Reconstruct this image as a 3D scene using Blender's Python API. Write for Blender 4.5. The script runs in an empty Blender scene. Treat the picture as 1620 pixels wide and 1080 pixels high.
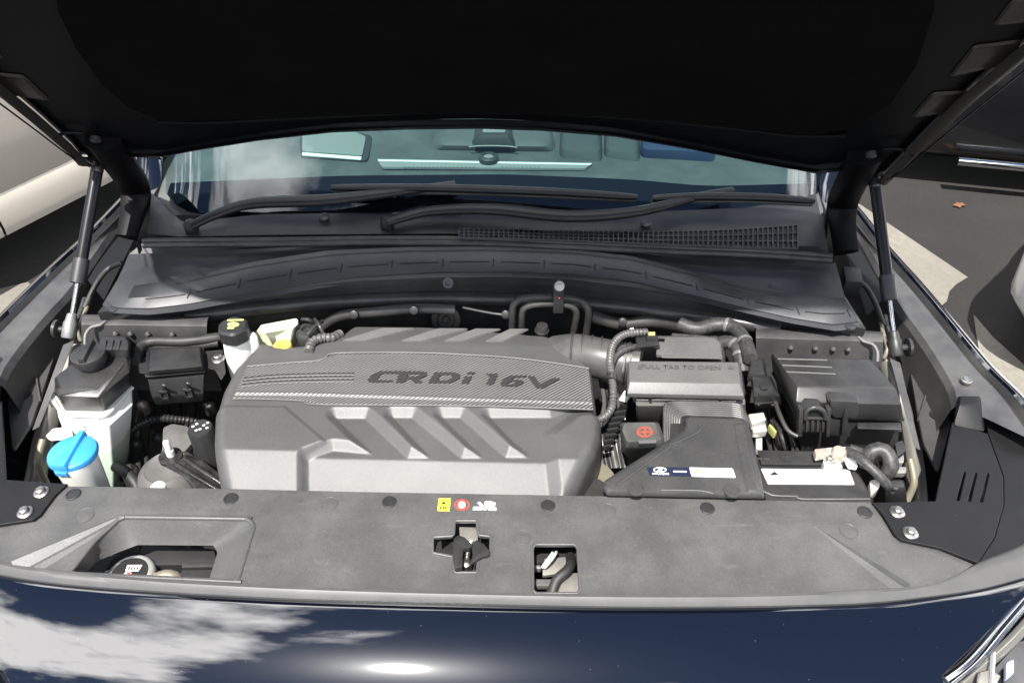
import bpy, bmesh, math, random
import numpy as np
from mathutils import Vector, Matrix, geometry
random.seed(7)
S = bpy.context.scene
COL = S.collection
R = math.radians
B = 0.92                      # height of the engine bay's top plane above the ground

# ------------------------------------------------------------------ camera
F, CX, PITCH, YAW, ROLL, CH = 1200.0, 0.0668, R(40), R(-0.558), R(0.878), 0.88
fw = Vector((math.sin(YAW)*math.cos(PITCH), math.cos(YAW)*math.cos(PITCH), -math.sin(PITCH)))
rt = Vector((math.cos(YAW), -math.sin(YAW), 0)); up = rt.cross(fw)
rt, up = rt*math.cos(ROLL)+up*math.sin(ROLL), up*math.cos(ROLL)-rt*math.sin(ROLL)
EYE = Vector((CX, 0, CH+B))
cam = bpy.data.cameras.new('camera'); co = bpy.data.objects.new('camera', cam); COL.objects.link(co)
cam.sensor_width = 36; cam.lens = F/1620*36; cam.clip_start = .02; cam.clip_end = 500
m = Matrix.Identity(4)
for i in range(3): m[i][0], m[i][1], m[i][2], m[i][3] = rt[i], up[i], -fw[i], EYE[i]
co.matrix_world = m; S.camera = co

# ------------------------------------------------------------------ sky, sun, exposure
TOSUN = Vector((-.15, -.47, 1.0)).normalized()
EL = math.asin(TOSUN.z); AZ = math.atan2(TOSUN.x, TOSUN.y)
w = bpy.data.worlds.new('World'); S.world = w; w.use_nodes = True
nt = w.node_tree; N = nt.nodes; L = nt.links; N.clear()
sky = N.new('ShaderNodeTexSky'); sky.sky_type = 'NISHITA'; sky.sun_disc = False
sky.sun_elevation = EL; sky.sun_rotation = AZ; sky.air_density = 1.0; sky.dust_density = .05; sky.ozone_density = 4
tc = N.new('ShaderNodeTexCoord'); sep = N.new('ShaderNodeSeparateXYZ'); L.new(tc.outputs['Generated'], sep.inputs[0])
za = N.new('ShaderNodeMath'); za.operation = 'MAXIMUM'; za.inputs[1].default_value = .0; L.new(sep.outputs['Z'], za.inputs[0])
zb = N.new('ShaderNodeMath'); zb.inputs[1].default_value = .18; L.new(za.outputs[0], zb.inputs[0])
dv = N.new('ShaderNodeVectorMath'); dv.operation = 'DIVIDE'; L.new(tc.outputs['Generated'], dv.inputs[0])
cmb = N.new('ShaderNodeCombineXYZ'); cmb.inputs[2].default_value = 1
L.new(zb.outputs[0], cmb.inputs[0]); L.new(zb.outputs[0], cmb.inputs[1]); L.new(cmb.outputs[0], dv.inputs[1])
mp = N.new('ShaderNodeMapping'); mp.inputs['Location'].default_value = (0, 0, 287.5); mp.inputs['Scale'].default_value = (1, 1, 0)
L.new(dv.outputs[0], mp.inputs[0])
cn = N.new('ShaderNodeTexNoise'); cn.inputs['Scale'].default_value = 1.35; cn.inputs['Detail'].default_value = 9; cn.inputs['Roughness'].default_value = .58
cn.inputs['Distortion'].default_value = .35
L.new(mp.outputs[0], cn.inputs['Vector'])
cr = N.new('ShaderNodeValToRGB'); cr.color_ramp.elements[0].position = .525; cr.color_ramp.elements[1].position = .60
L.new(cn.outputs['Fac'], cr.inputs[0])
bg = N.new('ShaderNodeBackground'); bg.inputs[1].default_value = .055; L.new(sky.outputs[0], bg.inputs[0])
bc = N.new('ShaderNodeBackground'); bc.inputs[0].default_value = (1, .98, .96, 1); bc.inputs[1].default_value = 2.9
mx = N.new('ShaderNodeMixShader'); L.new(cr.outputs[0], mx.inputs[0]); L.new(bg.outputs[0], mx.inputs[1]); L.new(bc.outputs[0], mx.inputs[2])
wo = N.new('ShaderNodeOutputWorld'); L.new(mx.outputs[0], wo.inputs[0])
sl = bpy.data.lights.new('sun', 'SUN'); sl.energy = 5.0; sl.angle = R(.53); sl.color = (1, .965, .91)
so = bpy.data.objects.new('sun', sl); COL.objects.link(so); so.rotation_euler = (-TOSUN).to_track_quat('-Z', 'Y').to_euler(); so.location = (0, 0, 6)
S.view_settings.view_transform = 'Standard'; S.view_settings.look = 'None'; S.view_settings.gamma = 1
S.view_settings.exposure = 1.1
S.cycles.max_bounces = 8; S.cycles.transparent_max_bounces = 12

# ------------------------------------------------------------------ pixel <-> world design helpers (photo measured at 1620x1080)
def ray(px, py): return fw + rt*((px-810)/F) - up*((py-540)/F)
def P(px, py, z=0.0):
    d = ray(px, py); return EYE + d*((z+B-EYE.z)/d.z)
def Q(px, py, y):
    d = ray(px, py); return EYE + d*((y-EYE.y)/d.y)
def PP(pts, z): return [P(x, y, z) for x, y in pts]
AL = R(48); HO = Vector((0, 1.257, B+.22)); HD = Vector((0, -math.cos(AL), math.sin(AL))); HN = Vector((0, math.sin(AL), math.cos(AL)))
def crown(x): return .055*(1-min(1, abs(x)/.74)**2.2)
def HP(px, py, off=0.0):
    d = ray(px, py); x = 0
    for _ in range(6):
        X = EYE + d*(((HO+HN*(off+crown(x))-EYE).dot(HN))/d.dot(HN)); x = X.x
    return X
def HS(x, s, off=0.0): return HO + HD*s + HN*(off+crown(x)) + Vector((x, 0, 0))
def mir(pts): return [Vector((-p.x, p.y, p.z)) for p in pts]

# ------------------------------------------------------------------ materials
MATS = {}
def mat(name, col, rough=.5, metal=0.0, dust=0.0, dustcol=(.16, .155, .145), dscale=9., bump=0.0, bscale=900., coat=0.0, spec=.5,
        speck=0.0, trans=0.0, rvar=.12, sss=0.0, ior=1.5, scuff=0.0, grain=0.0, d0=.36, d1=.72):
    if name in MATS: return MATS[name]
    M = bpy.data.materials.new(name); M.use_nodes = True; nt = M.node_tree; N = nt.nodes; L = nt.links
    p = N['Principled BSDF']; p.inputs['Metallic'].default_value = metal; p.inputs['Specular IOR Level'].default_value = spec
    p.inputs['Coat Weight'].default_value = coat; p.inputs['Coat Roughness'].default_value = .014; p.inputs['IOR'].default_value = ior
    p.inputs['Transmission Weight'].default_value = trans
    if sss:
        p.inputs['Subsurface Weight'].default_value = sss; p.inputs['Subsurface Radius'].default_value = (1, .95, .85); p.inputs['Subsurface Scale'].default_value = .01
    tc = N.new('ShaderNodeTexCoord')
    n1 = N.new('ShaderNodeTexNoise'); n1.inputs['Scale'].default_value = dscale; n1.inputs['Detail'].default_value = 8; n1.inputs['Roughness'].default_value = .65
    L.new(tc.outputs['Object'], n1.inputs['Vector'])
    mr = N.new('ShaderNodeMapRange'); mr.inputs[1].default_value = d0; mr.inputs[2].default_value = d1; mr.inputs[4].default_value = dust
    L.new(n1.outputs['Fac'], mr.inputs[0])
    mix = N.new('ShaderNodeMix'); mix.data_type = 'RGBA'; mix.inputs[6].default_value = (*col, 1); mix.inputs[7].default_value = (*dustcol, 1)
    L.new(mr.outputs[0], mix.inputs[0]); out = mix.outputs[2]
    if speck:
        v = N.new('ShaderNodeTexVoronoi'); v.inputs['Scale'].default_value = 230; v.inputs['Randomness'].default_value = 1; L.new(tc.outputs['Object'], v.inputs['Vector'])
        sr = N.new('ShaderNodeMapRange'); sr.inputs[1].default_value = .10; sr.inputs[2].default_value = .05; sr.inputs[4].default_value = 1
        L.new(v.outputs['Distance'], sr.inputs[0])
        sc_ = N.new('ShaderNodeSeparateColor'); L.new(v.outputs['Color'], sc_.inputs[0])
        sg = N.new('ShaderNodeMath'); sg.operation = 'GREATER_THAN'; sg.inputs[1].default_value = 1-speck; L.new(sc_.outputs[0], sg.inputs[0])
        sm = N.new('ShaderNodeMath'); sm.operation = 'MULTIPLY'; L.new(sr.outputs[0], sm.inputs[0]); L.new(sg.outputs[0], sm.inputs[1])
        m2 = N.new('ShaderNodeMix'); m2.data_type = 'RGBA'; m2.inputs[7].default_value = (.24, .235, .225, 1)
        L.new(sm.outputs[0], m2.inputs[0]); L.new(out, m2.inputs[6]); out = m2.outputs[2]
    if grain:
        n5 = N.new('ShaderNodeTexNoise'); n5.inputs['Scale'].default_value = 420; n5.inputs['Detail'].default_value = 4; n5.inputs['Roughness'].default_value = .8; L.new(tc.outputs['Object'], n5.inputs['Vector'])
        r5 = N.new('ShaderNodeMapRange'); r5.inputs[1].default_value = .25; r5.inputs[2].default_value = .75; r5.inputs[3].default_value = 1-grain; r5.inputs[4].default_value = 1+grain; L.new(n5.outputs['Fac'], r5.inputs[0])
        m5 = N.new('ShaderNodeVectorMath'); m5.operation = 'SCALE'; L.new(out, m5.inputs[0]); L.new(r5.outputs[0], m5.inputs['Scale']); out = m5.outputs[0]
    if scuff:
        mq = N.new('ShaderNodeMapping'); mq.inputs['Rotation'].default_value = (0, 0, .5); mq.inputs['Scale'].default_value = (14, 70, 14); L.new(tc.outputs['Object'], mq.inputs[0])
        n4 = N.new('ShaderNodeTexNoise'); n4.inputs['Scale'].default_value = 1; n4.inputs['Detail'].default_value = 6; n4.inputs['Roughness'].default_value = .7; L.new(mq.outputs[0], n4.inputs['Vector'])
        r4 = N.new('ShaderNodeMapRange'); r4.inputs[1].default_value = .60; r4.inputs[2].default_value = .74; r4.inputs[4].default_value = scuff; L.new(n4.outputs['Fac'], r4.inputs[0])
        m4 = N.new('ShaderNodeMix'); m4.data_type = 'RGBA'; m4.inputs[7].default_value = (.17, .168, .16, 1); L.new(r4.outputs[0], m4.inputs[0]); L.new(out, m4.inputs[6]); out = m4.outputs[2]
    L.new(out, p.inputs['Base Color'])
    rr = N.new('ShaderNodeMapRange'); rr.inputs[3].default_value = max(.02, rough-rvar*.5); rr.inputs[4].default_value = min(1, rough+rvar*.5)
    n2 = N.new('ShaderNodeTexNoise'); n2.inputs['Scale'].default_value = dscale*2.3; n2.inputs['Detail'].default_value = 5
    L.new(tc.outputs['Object'], n2.inputs['Vector']); L.new(n2.outputs['Fac'], rr.inputs[0]); L.new(rr.outputs[0], p.inputs['Roughness'])
    if bump:
        n3 = N.new('ShaderNodeTexNoise'); n3.inputs['Scale'].default_value = bscale; n3.inputs['Detail'].default_value = 3
        L.new(tc.outputs['Object'], n3.inputs['Vector'])
        b = N.new('ShaderNodeBump'); b.inputs['Strength'].default_value = bump; b.inputs['Distance'].default_value = .0006
        L.new(n3.outputs['Fac'], b.inputs['Height']); L.new(b.outputs[0], p.inputs['Normal'])
    MATS[name] = M; return M
PL   = mat('dusty_black_plastic', (.016, .016, .017), .36, grain=.4, dust=.5, dustcol=(.07, .068, .065), bump=.35, speck=.03)
PLS  = mat('shield_plastic', (.056, .056, .056), .40, dust=.9, dustcol=(.094, .093, .09), dscale=13, scuff=.3, grain=.3, d0=.36, d1=.74, bump=.3, speck=.16)
PLK  = mat('corner_cover_plastic', (.005, .005, .006), .5, dust=.45, dustcol=(.014, .0138, .0135), bump=.3, speck=.05, spec=.3)
PLG  = mat('scoop_plastic', (.035, .035, .036), .36, grain=.4, scuff=.25, dust=.5, dustcol=(.085, .083, .08), bump=.3, speck=.04)
PLC  = mat('black_plastic_clean', (.018, .018, .019), .42, dust=.2, dustcol=(.07, .07, .068), bump=.25)
PLD  = mat('deep_black_plastic', (.008, .008, .009), .5, dust=.15, dustcol=(.03, .03, .03))
COWL = mat('cowl_plastic', (.022, .023, .027), .45, dust=.5, dustcol=(.06, .06, .062), bump=.3)
GREY = mat('grey_cover_plastic', (.058, .058, .058), .43, dust=.5, dustcol=(.095, .094, .09), scuff=.12, grain=.3, spec=.7, dscale=6, bump=.5, bscale=1500, speck=.04)
LGREY= mat('lighter_grey_plastic', (.085, .084, .081), .42, grain=.35, dust=.5, dustcol=(.14, .137, .13), dscale=14, bump=.4, speck=.05)
INK  = mat('dark_letter_plastic', (.012, .012, .012), .55)
RUB  = mat('rubber', (.014, .014, .014), .55, dust=.5, dustcol=(.07, .068, .062), dscale=18)
CONV = mat('conduit_grey', (.055, .055, .054), .42, dust=.5, dustcol=(.17, .165, .155), dscale=30)
BMET = mat('black_painted_metal', (.02, .02, .021), .32, dust=.35, dustcol=(.09, .088, .082), dscale=12, bump=.1)
APR  = mat('apron_paint', (.03, .03, .033), .4, dust=.6, dustcol=(.13, .128, .12), dscale=10, spec=.6, bump=.15)
RAIL = mat('grey_rail_metal', (.13, .128, .12), .4, metal=.4, dust=.6, dustcol=(.2, .185, .155), dscale=16)
ZINC = mat('zinc_steel', (.42, .41, .39), .38, metal=1, dust=.3, dustcol=(.35, .33, .3), dscale=40)
ROD  = mat('polished_rod', (.55, .55, .55), .16, metal=1)
CHROME = mat('chrome', (.8, .8, .8), .08, metal=1)
CAST = mat('cast_aluminium', (.42, .4, .37), .5, metal=.8, dust=.5, dustcol=(.22, .2, .17), dscale=30, bump=.5, bscale=500)
WHITE= mat('white_tank_plastic', (.74, .75, .72), .4, dust=.25, dustcol=(.6, .6, .54), sss=.25)
PALE = mat('pale_yellowed_plastic', (.55, .57, .40), .35, dust=.4, dustcol=(.62, .62, .52), sss=.3)
BLUE = mat('blue_plastic', (.03, .25, .6), .4, dust=.5, dustcol=(.10, .32, .58), dscale=30, grain=.2)
YEL  = mat('yellow_print', (.85, .75, .05), .5, dust=0)
YEL2 = mat('pale_yellow_print', (.42, .42, .15), .5)
ORG  = mat('orange_plastic', (.5, .33, .08), .45)
RED  = mat('red_print', (.62, .06, .035), .5)
WPR  = mat('white_print', (.8, .8, .79), .5)
NAVYP= mat('navy_print', (.012, .017, .04), .4)
COPPER = mat('copper_terminal', (.42, .37, .31), .45, metal=.6, dust=.5, dustcol=(.75, .7, .6), dscale=60)
LEAD = mat('terminal_metal', (.5, .49, .46), .4, metal=.5, dust=.4, dustcol=(.7, .68, .62), dscale=60)
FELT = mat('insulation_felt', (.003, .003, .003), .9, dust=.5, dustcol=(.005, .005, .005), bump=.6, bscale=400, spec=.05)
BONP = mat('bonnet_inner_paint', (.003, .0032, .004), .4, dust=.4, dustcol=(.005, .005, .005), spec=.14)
TAN  = mat('tan_metal', (.2, .18, .135), .5, metal=.2, dust=.5, dustcol=(.16, .145, .11), dscale=30)
HOSE = mat('intake_hose_grey', (.05, .05, .048), .4, dust=.5, dustcol=(.13, .127, .12), dscale=20)
BRAID= mat('braided_cable', (.018, .018, .019), .5, dust=.7, dustcol=(.085, .083, .08), dscale=160, bump=.6, bscale=300)
SILV = mat('silver_paint', (.50, .455, .39), .42, metal=.15, coat=.25)
DCAR = mat('black_car_paint', (.008, .008, .009), .2, coat=.8)
WCAR = mat('white_car_paint', (.75, .75, .73), .25, coat=.6)
DASH = mat('dashboard', (.05, .055, .055), .55, dust=.3, dustcol=(.2, .2, .2), bump=.3)
DASHD= mat('dashboard_dark', (.03, .032, .035), .6)
DASHL= mat('dashboard_trim', (.30, .31, .30), .5)
SEAT = mat('seat_cloth', (.045, .05, .053), .8)
BLUES= mat('blue_cloth', (.015, .03, .075), .8)

def paint():
    M = mat('navy_car_paint', (.002, .0028, .006), .24, coat=1.0, rvar=.02, speck=.06, spec=.035)
    p = M.node_tree.nodes['Principled BSDF']; p.inputs['Coat IOR'].default_value = 1.95; p.inputs['Coat Roughness'].default_value = .03
    return M
NAVY = paint()
def carbon():
    M = bpy.data.materials.new('carbon_stripe_print'); M.use_nodes = True; nt = M.node_tree; N = nt.nodes; L = nt.links; p = N['Principled BSDF']
    tc = N.new('ShaderNodeTexCoord'); mp = N.new('ShaderNodeMapping'); mp.inputs['Rotation'].default_value = (0, 0, R(52)); L.new(tc.outputs['Object'], mp.inputs[0])
    wv = N.new('ShaderNodeTexWave'); wv.bands_direction = 'X'; wv.inputs['Scale'].default_value = 66; wv.inputs['Distortion'].default_value = 0; L.new(mp.outputs[0], wv.inputs[0])
    ns = N.new('ShaderNodeTexNoise'); ns.inputs['Scale'].default_value = 30; L.new(tc.outputs['Object'], ns.inputs[0])
    cr = N.new('ShaderNodeValToRGB'); cr.color_ramp.elements[0].color = (.018, .018, .018, 1); cr.color_ramp.elements[1].color = (.20, .198, .19, 1)
    cr.color_ramp.elements[0].position = .3; cr.color_ramp.elements[1].position = .7
    L.new(wv.outputs['Fac'], cr.inputs[0])
    mx = N.new('ShaderNodeMix'); mx.data_type = 'RGBA'; mx.blend_type = 'MULTIPLY'; mx.inputs[0].default_value = .35
    L.new(cr.outputs[0], mx.inputs[6]); L.new(ns.outputs['Fac'], mx.inputs[7]); L.new(mx.outputs[2], p.inputs['Base Color'])
    p.inputs['Roughness'].default_value = .4
    b = N.new('ShaderNodeBump'); b.inputs['Strength'].default_value = .5; b.inputs['Distance'].default_value = .0008; L.new(wv.outputs['Fac'], b.inputs['Height']); L.new(b.outputs[0], p.inputs['Normal'])
    return M
CARB = carbon()
def glass():
    M = bpy.data.materials.new('tinted_windscreen_glass'); M.use_nodes = True; nt = M.node_tree; N = nt.nodes; L = nt.links; N.clear()
    t = N.new('ShaderNodeBsdfTransparent'); t.inputs[0].default_value = (.62, .80, .78, 1)
    g = N.new('ShaderNodeBsdfGlossy'); g.inputs['Roughness'].default_value = .01; g.inputs[0].default_value = (.95, .97, 1, 1)
    f = N.new('ShaderNodeFresnel'); f.inputs[0].default_value = 1.55
    mm = N.new('ShaderNodeMath'); mm.operation = 'MULTIPLY'; mm.inputs[1].default_value = 1.25; mm.use_clamp = True; L.new(f.outputs[0], mm.inputs[0])
    x = N.new('ShaderNodeMixShader'); L.new(mm.outputs[0], x.inputs[0]); L.new(t.outputs[0], x.inputs[1]); L.new(g.outputs[0], x.inputs[2])
    o = N.new('ShaderNodeOutputMaterial'); L.new(x.outputs[0], o.inputs[0]); return M
GLASS = glass()
def ground_mat(name, a, b, sc, bump):
    M = bpy.data.materials.new(name); M.use_nodes = True; nt = M.node_tree; N = nt.nodes; L = nt.links; p = N['Principled BSDF']
    tc = N.new('ShaderNodeTexCoord')
    n = N.new('ShaderNodeTexNoise'); n.inputs['Scale'].default_value = sc; n.inputs['Detail'].default_value = 12; n.inputs['Roughness'].default_value = .75; L.new(tc.outputs['Object'], n.inputs[0])
    n0 = N.new('ShaderNodeTexNoise'); n0.inputs['Scale'].default_value = 1.3; n0.inputs['Detail'].default_value = 6; L.new(tc.outputs['Object'], n0.inputs[0])
    ad = N.new('ShaderNodeMath'); ad.operation = 'MULTIPLY'; L.new(n.outputs[0], ad.inputs[0]); L.new(n0.outputs[0], ad.inputs[1])
    r = N.new('ShaderNodeMapRange'); r.inputs[1].default_value = .12; r.inputs[2].default_value = .42; L.new(ad.outputs[0], r.inputs[0])
    mx = N.new('ShaderNodeMix'); mx.data_type = 'RGBA'; mx.inputs[6].default_value = (*a, 1); mx.inputs[7].default_value = (*b, 1); L.new(r.outputs[0], mx.inputs[0])
    L.new(mx.outputs[2], p.inputs['Base Color']); p.inputs['Roughness'].default_value = .85
    bp = N.new('ShaderNodeBump'); bp.inputs['Strength'].default_value = bump; bp.inputs['Distance'].default_value = .01; L.new(n.outputs[0], bp.inputs['Height']); L.new(bp.outputs[0], p.inputs['Normal'])
    return M
ASPH = ground_mat('asphalt', (.011, .0105, .010), (.030, .0275, .025), 60, .8)
PALE_GND = ground_mat('pale_ground', (.13, .12, .10), (.22, .205, .175), 40, .5)

# ------------------------------------------------------------------ object helpers
ORG_ = {}
def reg(o, parent, loc):
    COL.objects.link(o)
    if parent is not None: o.parent = parent; ORG_[o.name] = ORG_[parent.name]
    else: o.location = loc; ORG_[o.name] = Vector(loc)
    return o
def props(o, label=None, cat=None, group=None, kind=None):
    if label: o['label'] = label
    if cat: o['category'] = cat
    if group: o['group'] = group
    if kind: o['kind'] = kind
    return o
def thing(name, label, cat, loc, group=None):
    o = bpy.data.objects.new(name, None); o.empty_display_size = .02; reg(o, None, loc); return props(o, label, cat, group)
def mesh_obj(name, me, mtl, parent=None, loc=None, ang=35):
    if not me.materials: me.materials.append(mtl)
    for pl in me.polygons: pl.use_smooth = True
    me.set_sharp_from_angle(angle=R(ang))
    if parent is None and loc is None:
        c = [v.co for v in me.vertices]; loc = Vector((sum(v.x for v in c)/len(c), sum(v.y for v in c)/len(c), min(v.z for v in c)))
    o = bpy.data.objects.new(name, me); reg(o, parent, loc)
    me.transform(Matrix.Translation(-ORG_[o.name])); return o
def mk(name, bm, mtl, parent=None, ang=35, bev=0.0, seg=2, bang=25, recalc=True, loc=None):
    bmesh.ops.remove_doubles(bm, verts=bm.verts, dist=1e-5)
    if recalc: bmesh.ops.recalc_face_normals(bm, faces=bm.faces)
    if bev:
        es = [e for e in bm.edges if len(e.link_faces) == 2 and e.calc_face_angle(0) > R(bang)]
        bmesh.ops.bevel(bm, geom=es, offset=bev, segments=seg, profile=.6, affect='EDGES', clamp_overlap=True)
    me = bpy.data.meshes.new(name); bm.to_mesh(me); bm.free()
    return mesh_obj(name, me, mtl, parent, loc, ang)
def loft(bm, rings, cap0=True, cap1=True, closed=True):
    vs = [[bm.verts.new(p) for p in r] for r in rings]; n = len(rings[0])
    for a, b in zip(vs, vs[1:]):
        for i in range(n if closed else n-1): bm.faces.new((a[i], a[(i+1) % n], b[(i+1) % n], b[i]))
    if cap0: bm.faces.new(list(reversed(vs[0])))
    if cap1: bm.faces.new(vs[-1])
    return bm
def rpoly(pts, r, n=4):
    """round the corners of a 2D polygon"""
    out = []; k = len(pts)
    for i in range(k):
        a, b, c = Vector(pts[i-1]).to_2d(), Vector(pts[i]).to_2d(), Vector(pts[(i+1) % k]).to_2d()
        u, v = a-b, c-b; d = min(r, u.length*.45, v.length*.45); p0 = b+u.normalized()*d; p1 = b+v.normalized()*d
        for j in range(n+1):
            t = j/n; out.append(tuple(p0*(1-t)**2 + b*2*t*(1-t) + p1*t*t))
    return out
def scale_ring(ring, k, dz):
    c = sum(ring, Vector())/len(ring); return [Vector((c.x+(p.x-c.x)*k, c.y+(p.y-c.y)*k, p.z+dz)) for p in ring]
def prism(name, pts, zt, h, mtl, parent=None, r=0, bev=.002, taper=1.0, seg=2, loc=None):
    """solid whose top outline is seen at the photo points pts at height zt, h tall"""
    pp = rpoly(pts, r) if r else pts
    top = PP(pp, zt); bm = bmesh.new(); loft(bm, [scale_ring(top, taper, -h), top]); return mk(name, bm, mtl, parent, bev=bev, seg=seg, loc=loc)
def stack(name, rings, mtl, parent=None, bev=.002, r=0, loc=None, seg=2, m=False):
    """solid through outlines [(points, z), ...] from top to bottom"""
    rr = [PP(rpoly(p, r) if r else p, z) for p, z in rings]
    if m: rr = [mir(q) for q in rr]
    bm = bmesh.new(); loft(bm, rr[::-1]); return mk(name, bm, mtl, parent, bev=bev, loc=loc, seg=seg)
def curve_plate(name, outer, holes, mtl, parent=None, thick=.003, bev=.0008, frame=None, loc=None, ang=14):
    """plate with real openings; outlines are world points in a plane (frame = origin, x axis, y axis)"""
    O, X, Y = frame if frame else (Vector((0, 0, outer[0].z)), Vector((1, 0, 0)), Vector((0, 1, 0)))
    Z = X.cross(Y)
    cu = bpy.data.curves.new(name, 'CURVE'); cu.dimensions = '2D'; cu.fill_mode = 'BOTH'; cu.extrude = thick/2; cu.bevel_depth = bev; cu.bevel_resolution = 1
    for loop in [outer]+list(holes):
        sp = cu.splines.new('POLY'); sp.points.add(len(loop)-1); sp.use_cyclic_u = True
        for q, p in zip(sp.points, loop): d = p-O; q.co = (d.dot(X), d.dot(Y), 0, 1)
    t = bpy.data.objects.new('tmp', cu); COL.objects.link(t); dg = bpy.context.evaluated_depsgraph_get(); dg.update()
    me = bpy.data.meshes.new_from_object(t.evaluated_get(dg)); bpy.data.objects.remove(t); bpy.data.curves.remove(cu)
    me.materials.clear(); me.name = name
    M4 = Matrix((( X.x, Y.x, Z.x, O.x), (X.y, Y.y, Z.y, O.y), (X.z, Y.z, Z.z, O.z), (0, 0, 0, 1)))
    me.transform(M4 @ Matrix.Translation((0, 0, -thick/2-bev)))
    bm = bmesh.new(); bm.from_mesh(me); bmesh.ops.remove_doubles(bm, verts=bm.verts, dist=1e-6); bm.to_mesh(me); bm.free()
    return mesh_obj(name, me, mtl, parent, loc, ang)
def plate(name, pts, z, mtl, parent=None, holes=(), thick=.003, bev=.0008, r=0, loc=None):
    f = lambda q: PP(rpoly(q, r) if r else q, z)
    return curve_plate(name, f(pts), [f(h) for h in holes], mtl, parent, thick, bev, loc=loc)
def spline(pts, step=.004):
    out = []; n = len(pts)
    for i in range(n-1):
        p0, p1, p2, p3 = pts[max(0, i-1)], pts[i], pts[i+1], pts[min(n-1, i+2)]
        k = max(2, int((p2-p1).length/step))
        for j in range(k):
            t = j/k; out.append(.5*((2*p1)+(p2-p0)*t+(2*p0-5*p1+4*p2-p3)*t*t+(3*p1-p0-3*p2+p3)*t**3))
    out.append(pts[-1]); return out
def tube(name, pts, r, mtl, parent=None, corr=0.0, pitch=.006, seg=10, step=.006, loc=None, bm=None, flat=1.0, rfun=None):
    if corr: step = pitch/4
    path = spline(pts, step); own = bm is None; bm = bm or bmesh.new()
    rings = []; t0 = (path[1]-path[0]).normalized(); nrm = t0.orthogonal().normalized(); acc = 0
    if abs(t0.z) < .9: nrm = (Vector((0, 0, 1))-t0*t0.z).normalized()
    for i, p in enumerate(path):
        t = (path[min(i+1, len(path)-1)]-path[max(i-1, 0)]).normalized()
        nrm = (nrm-t*nrm.dot(t)).normalized(); b = t.cross(nrm)
        rr = r if not rfun else r*rfun(i/(len(path)-1))
        if corr: rr *= 1+corr*math.sin(i*math.pi/2+.4)
        rings.append([p+(nrm*math.cos(a)*rr*flat+b*math.sin(a)*rr) for a in [2*math.pi*k/seg for k in range(seg)]])
    loft(bm, rings)
    return mk(name, bm, mtl, parent, ang=50, loc=loc) if own else bm
def disc_rings(c, prof, n=28, ax=None, lobes=0, amp=0):
    """rings of a turned shape, prof = [(radius, height)]"""
    ax = (ax or Vector((0, 0, 1))).normalized(); u = ax.orthogonal().normalized(); v = ax.cross(u)
    return [[c+ax*h+(u*math.cos(a)+v*math.sin(a))*r*(1+amp*math.cos(lobes*a)) for a in [2*math.pi*k/n for k in range(n)]] for r, h in prof]
def turned(name, c, prof, mtl, parent=None, n=28, ax=None, lobes=0, amp=0, loc=None, bev=0):
    bm = bmesh.new(); loft(bm, disc_rings(c, prof, n, ax, lobes, amp)); return mk(name, bm, mtl, parent, ang=40, loc=loc, bev=bev)
def bar(name, a, b, wd, ht, mtl, parent=None, upv=Vector((0, 0, 1)), bev=.001, loc=None, bm=None):
    t = (b-a).normalized(); s = t.cross(upv).normalized()*wd/2; u = s.cross(t).normalized()*ht/2
    own = bm is None; bm = bm or bmesh.new(); loft(bm, [[p+s+u, p-s+u, p-s-u, p+s-u] for p in (a, b)])
    return mk(name, bm, mtl, parent, bev=bev, loc=loc) if own else bm
def text(name, s, o, ux, uy, mtl, parent, height=.001, shear=0, bold=0.0, each=False, lift=.0004, space=1.0):
    """lettering laid from o along ux (whole width) with capital height uy"""
    res = []; X = ux.normalized(); Zn = X.cross(uy).normalized()
    def curve(body):
        cu = bpy.data.curves.new(name, 'FONT'); cu.body = body; cu.extrude = .01; cu.shear = shear; cu.offset = bold; cu.resolution_u = 3; cu.space_character = space
        t = bpy.data.objects.new('tmp', cu); COL.objects.link(t); dg = bpy.context.evaluated_depsgraph_get(); dg.update()
        me = bpy.data.meshes.new_from_object(t.evaluated_get(dg)); bpy.data.objects.remove(t); bpy.data.curves.remove(cu); me.materials.clear(); return me
    def width(me): xs = [v.co.x for v in me.vertices]; return min(xs), max(xs)
    full = curve(s); x0, x1 = width(full); hs = max(v.co.y for v in curve('H').vertices)
    if each:
        items = []
        for i, ch in enumerate(s):
            if ch == ' ': continue
            pre = width(curve(s[:i]+'|'))[1] if i else width(curve('|'))[1]; me = curve(ch); bx = width(curve('|'))[1]
            items.append((me, pre-bx))
    else: items = [(full, 0)]
    for me, dx in items:
        for v in me.vertices:
            x, y, z = v.co; v.co = o+ux*((x+dx-x0)/(x1-x0))+uy*(y/hs)+Zn*(lift+height*(z+.01)/.02)
        res.append(mesh_obj(name, me, mtl, parent))
    return res
def inst(name, me, loc, parent, rot=0, sc=1):
    o = bpy.data.objects.new(name, me); COL.objects.link(o); o.parent = parent; o.location = loc-ORG_[parent.name]; o.rotation_euler.z = rot; o.scale = (sc,)*3
    ORG_[o.name] = ORG_[parent.name]; return o
def proto(rings_list, mtl, ang=35):
    """shared mesh built about the origin"""
    bm = bmesh.new()
    for r in rings_list: loft(bm, r)
    bmesh.ops.recalc_face_normals(bm, faces=bm.faces); me = bpy.data.meshes.new('shared'); bm.to_mesh(me); bm.free(); me.materials.append(mtl)
    for pl in me.polygons: pl.use_smooth = True
    me.set_sharp_from_angle(angle=R(ang)); return me
Z0 = Vector((0, 0, 0))
BOLT = proto([disc_rings(Z0, [(.0105, 0), (.0105, .0015), (.009, .0025)]), disc_rings(Z0, [(.0068, .002), (.0066, .0075), (.005, .0085)], n=6), disc_rings(Z0, [(.0035, .008), (.003, .0095)], n=12)], ZINC)
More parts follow.
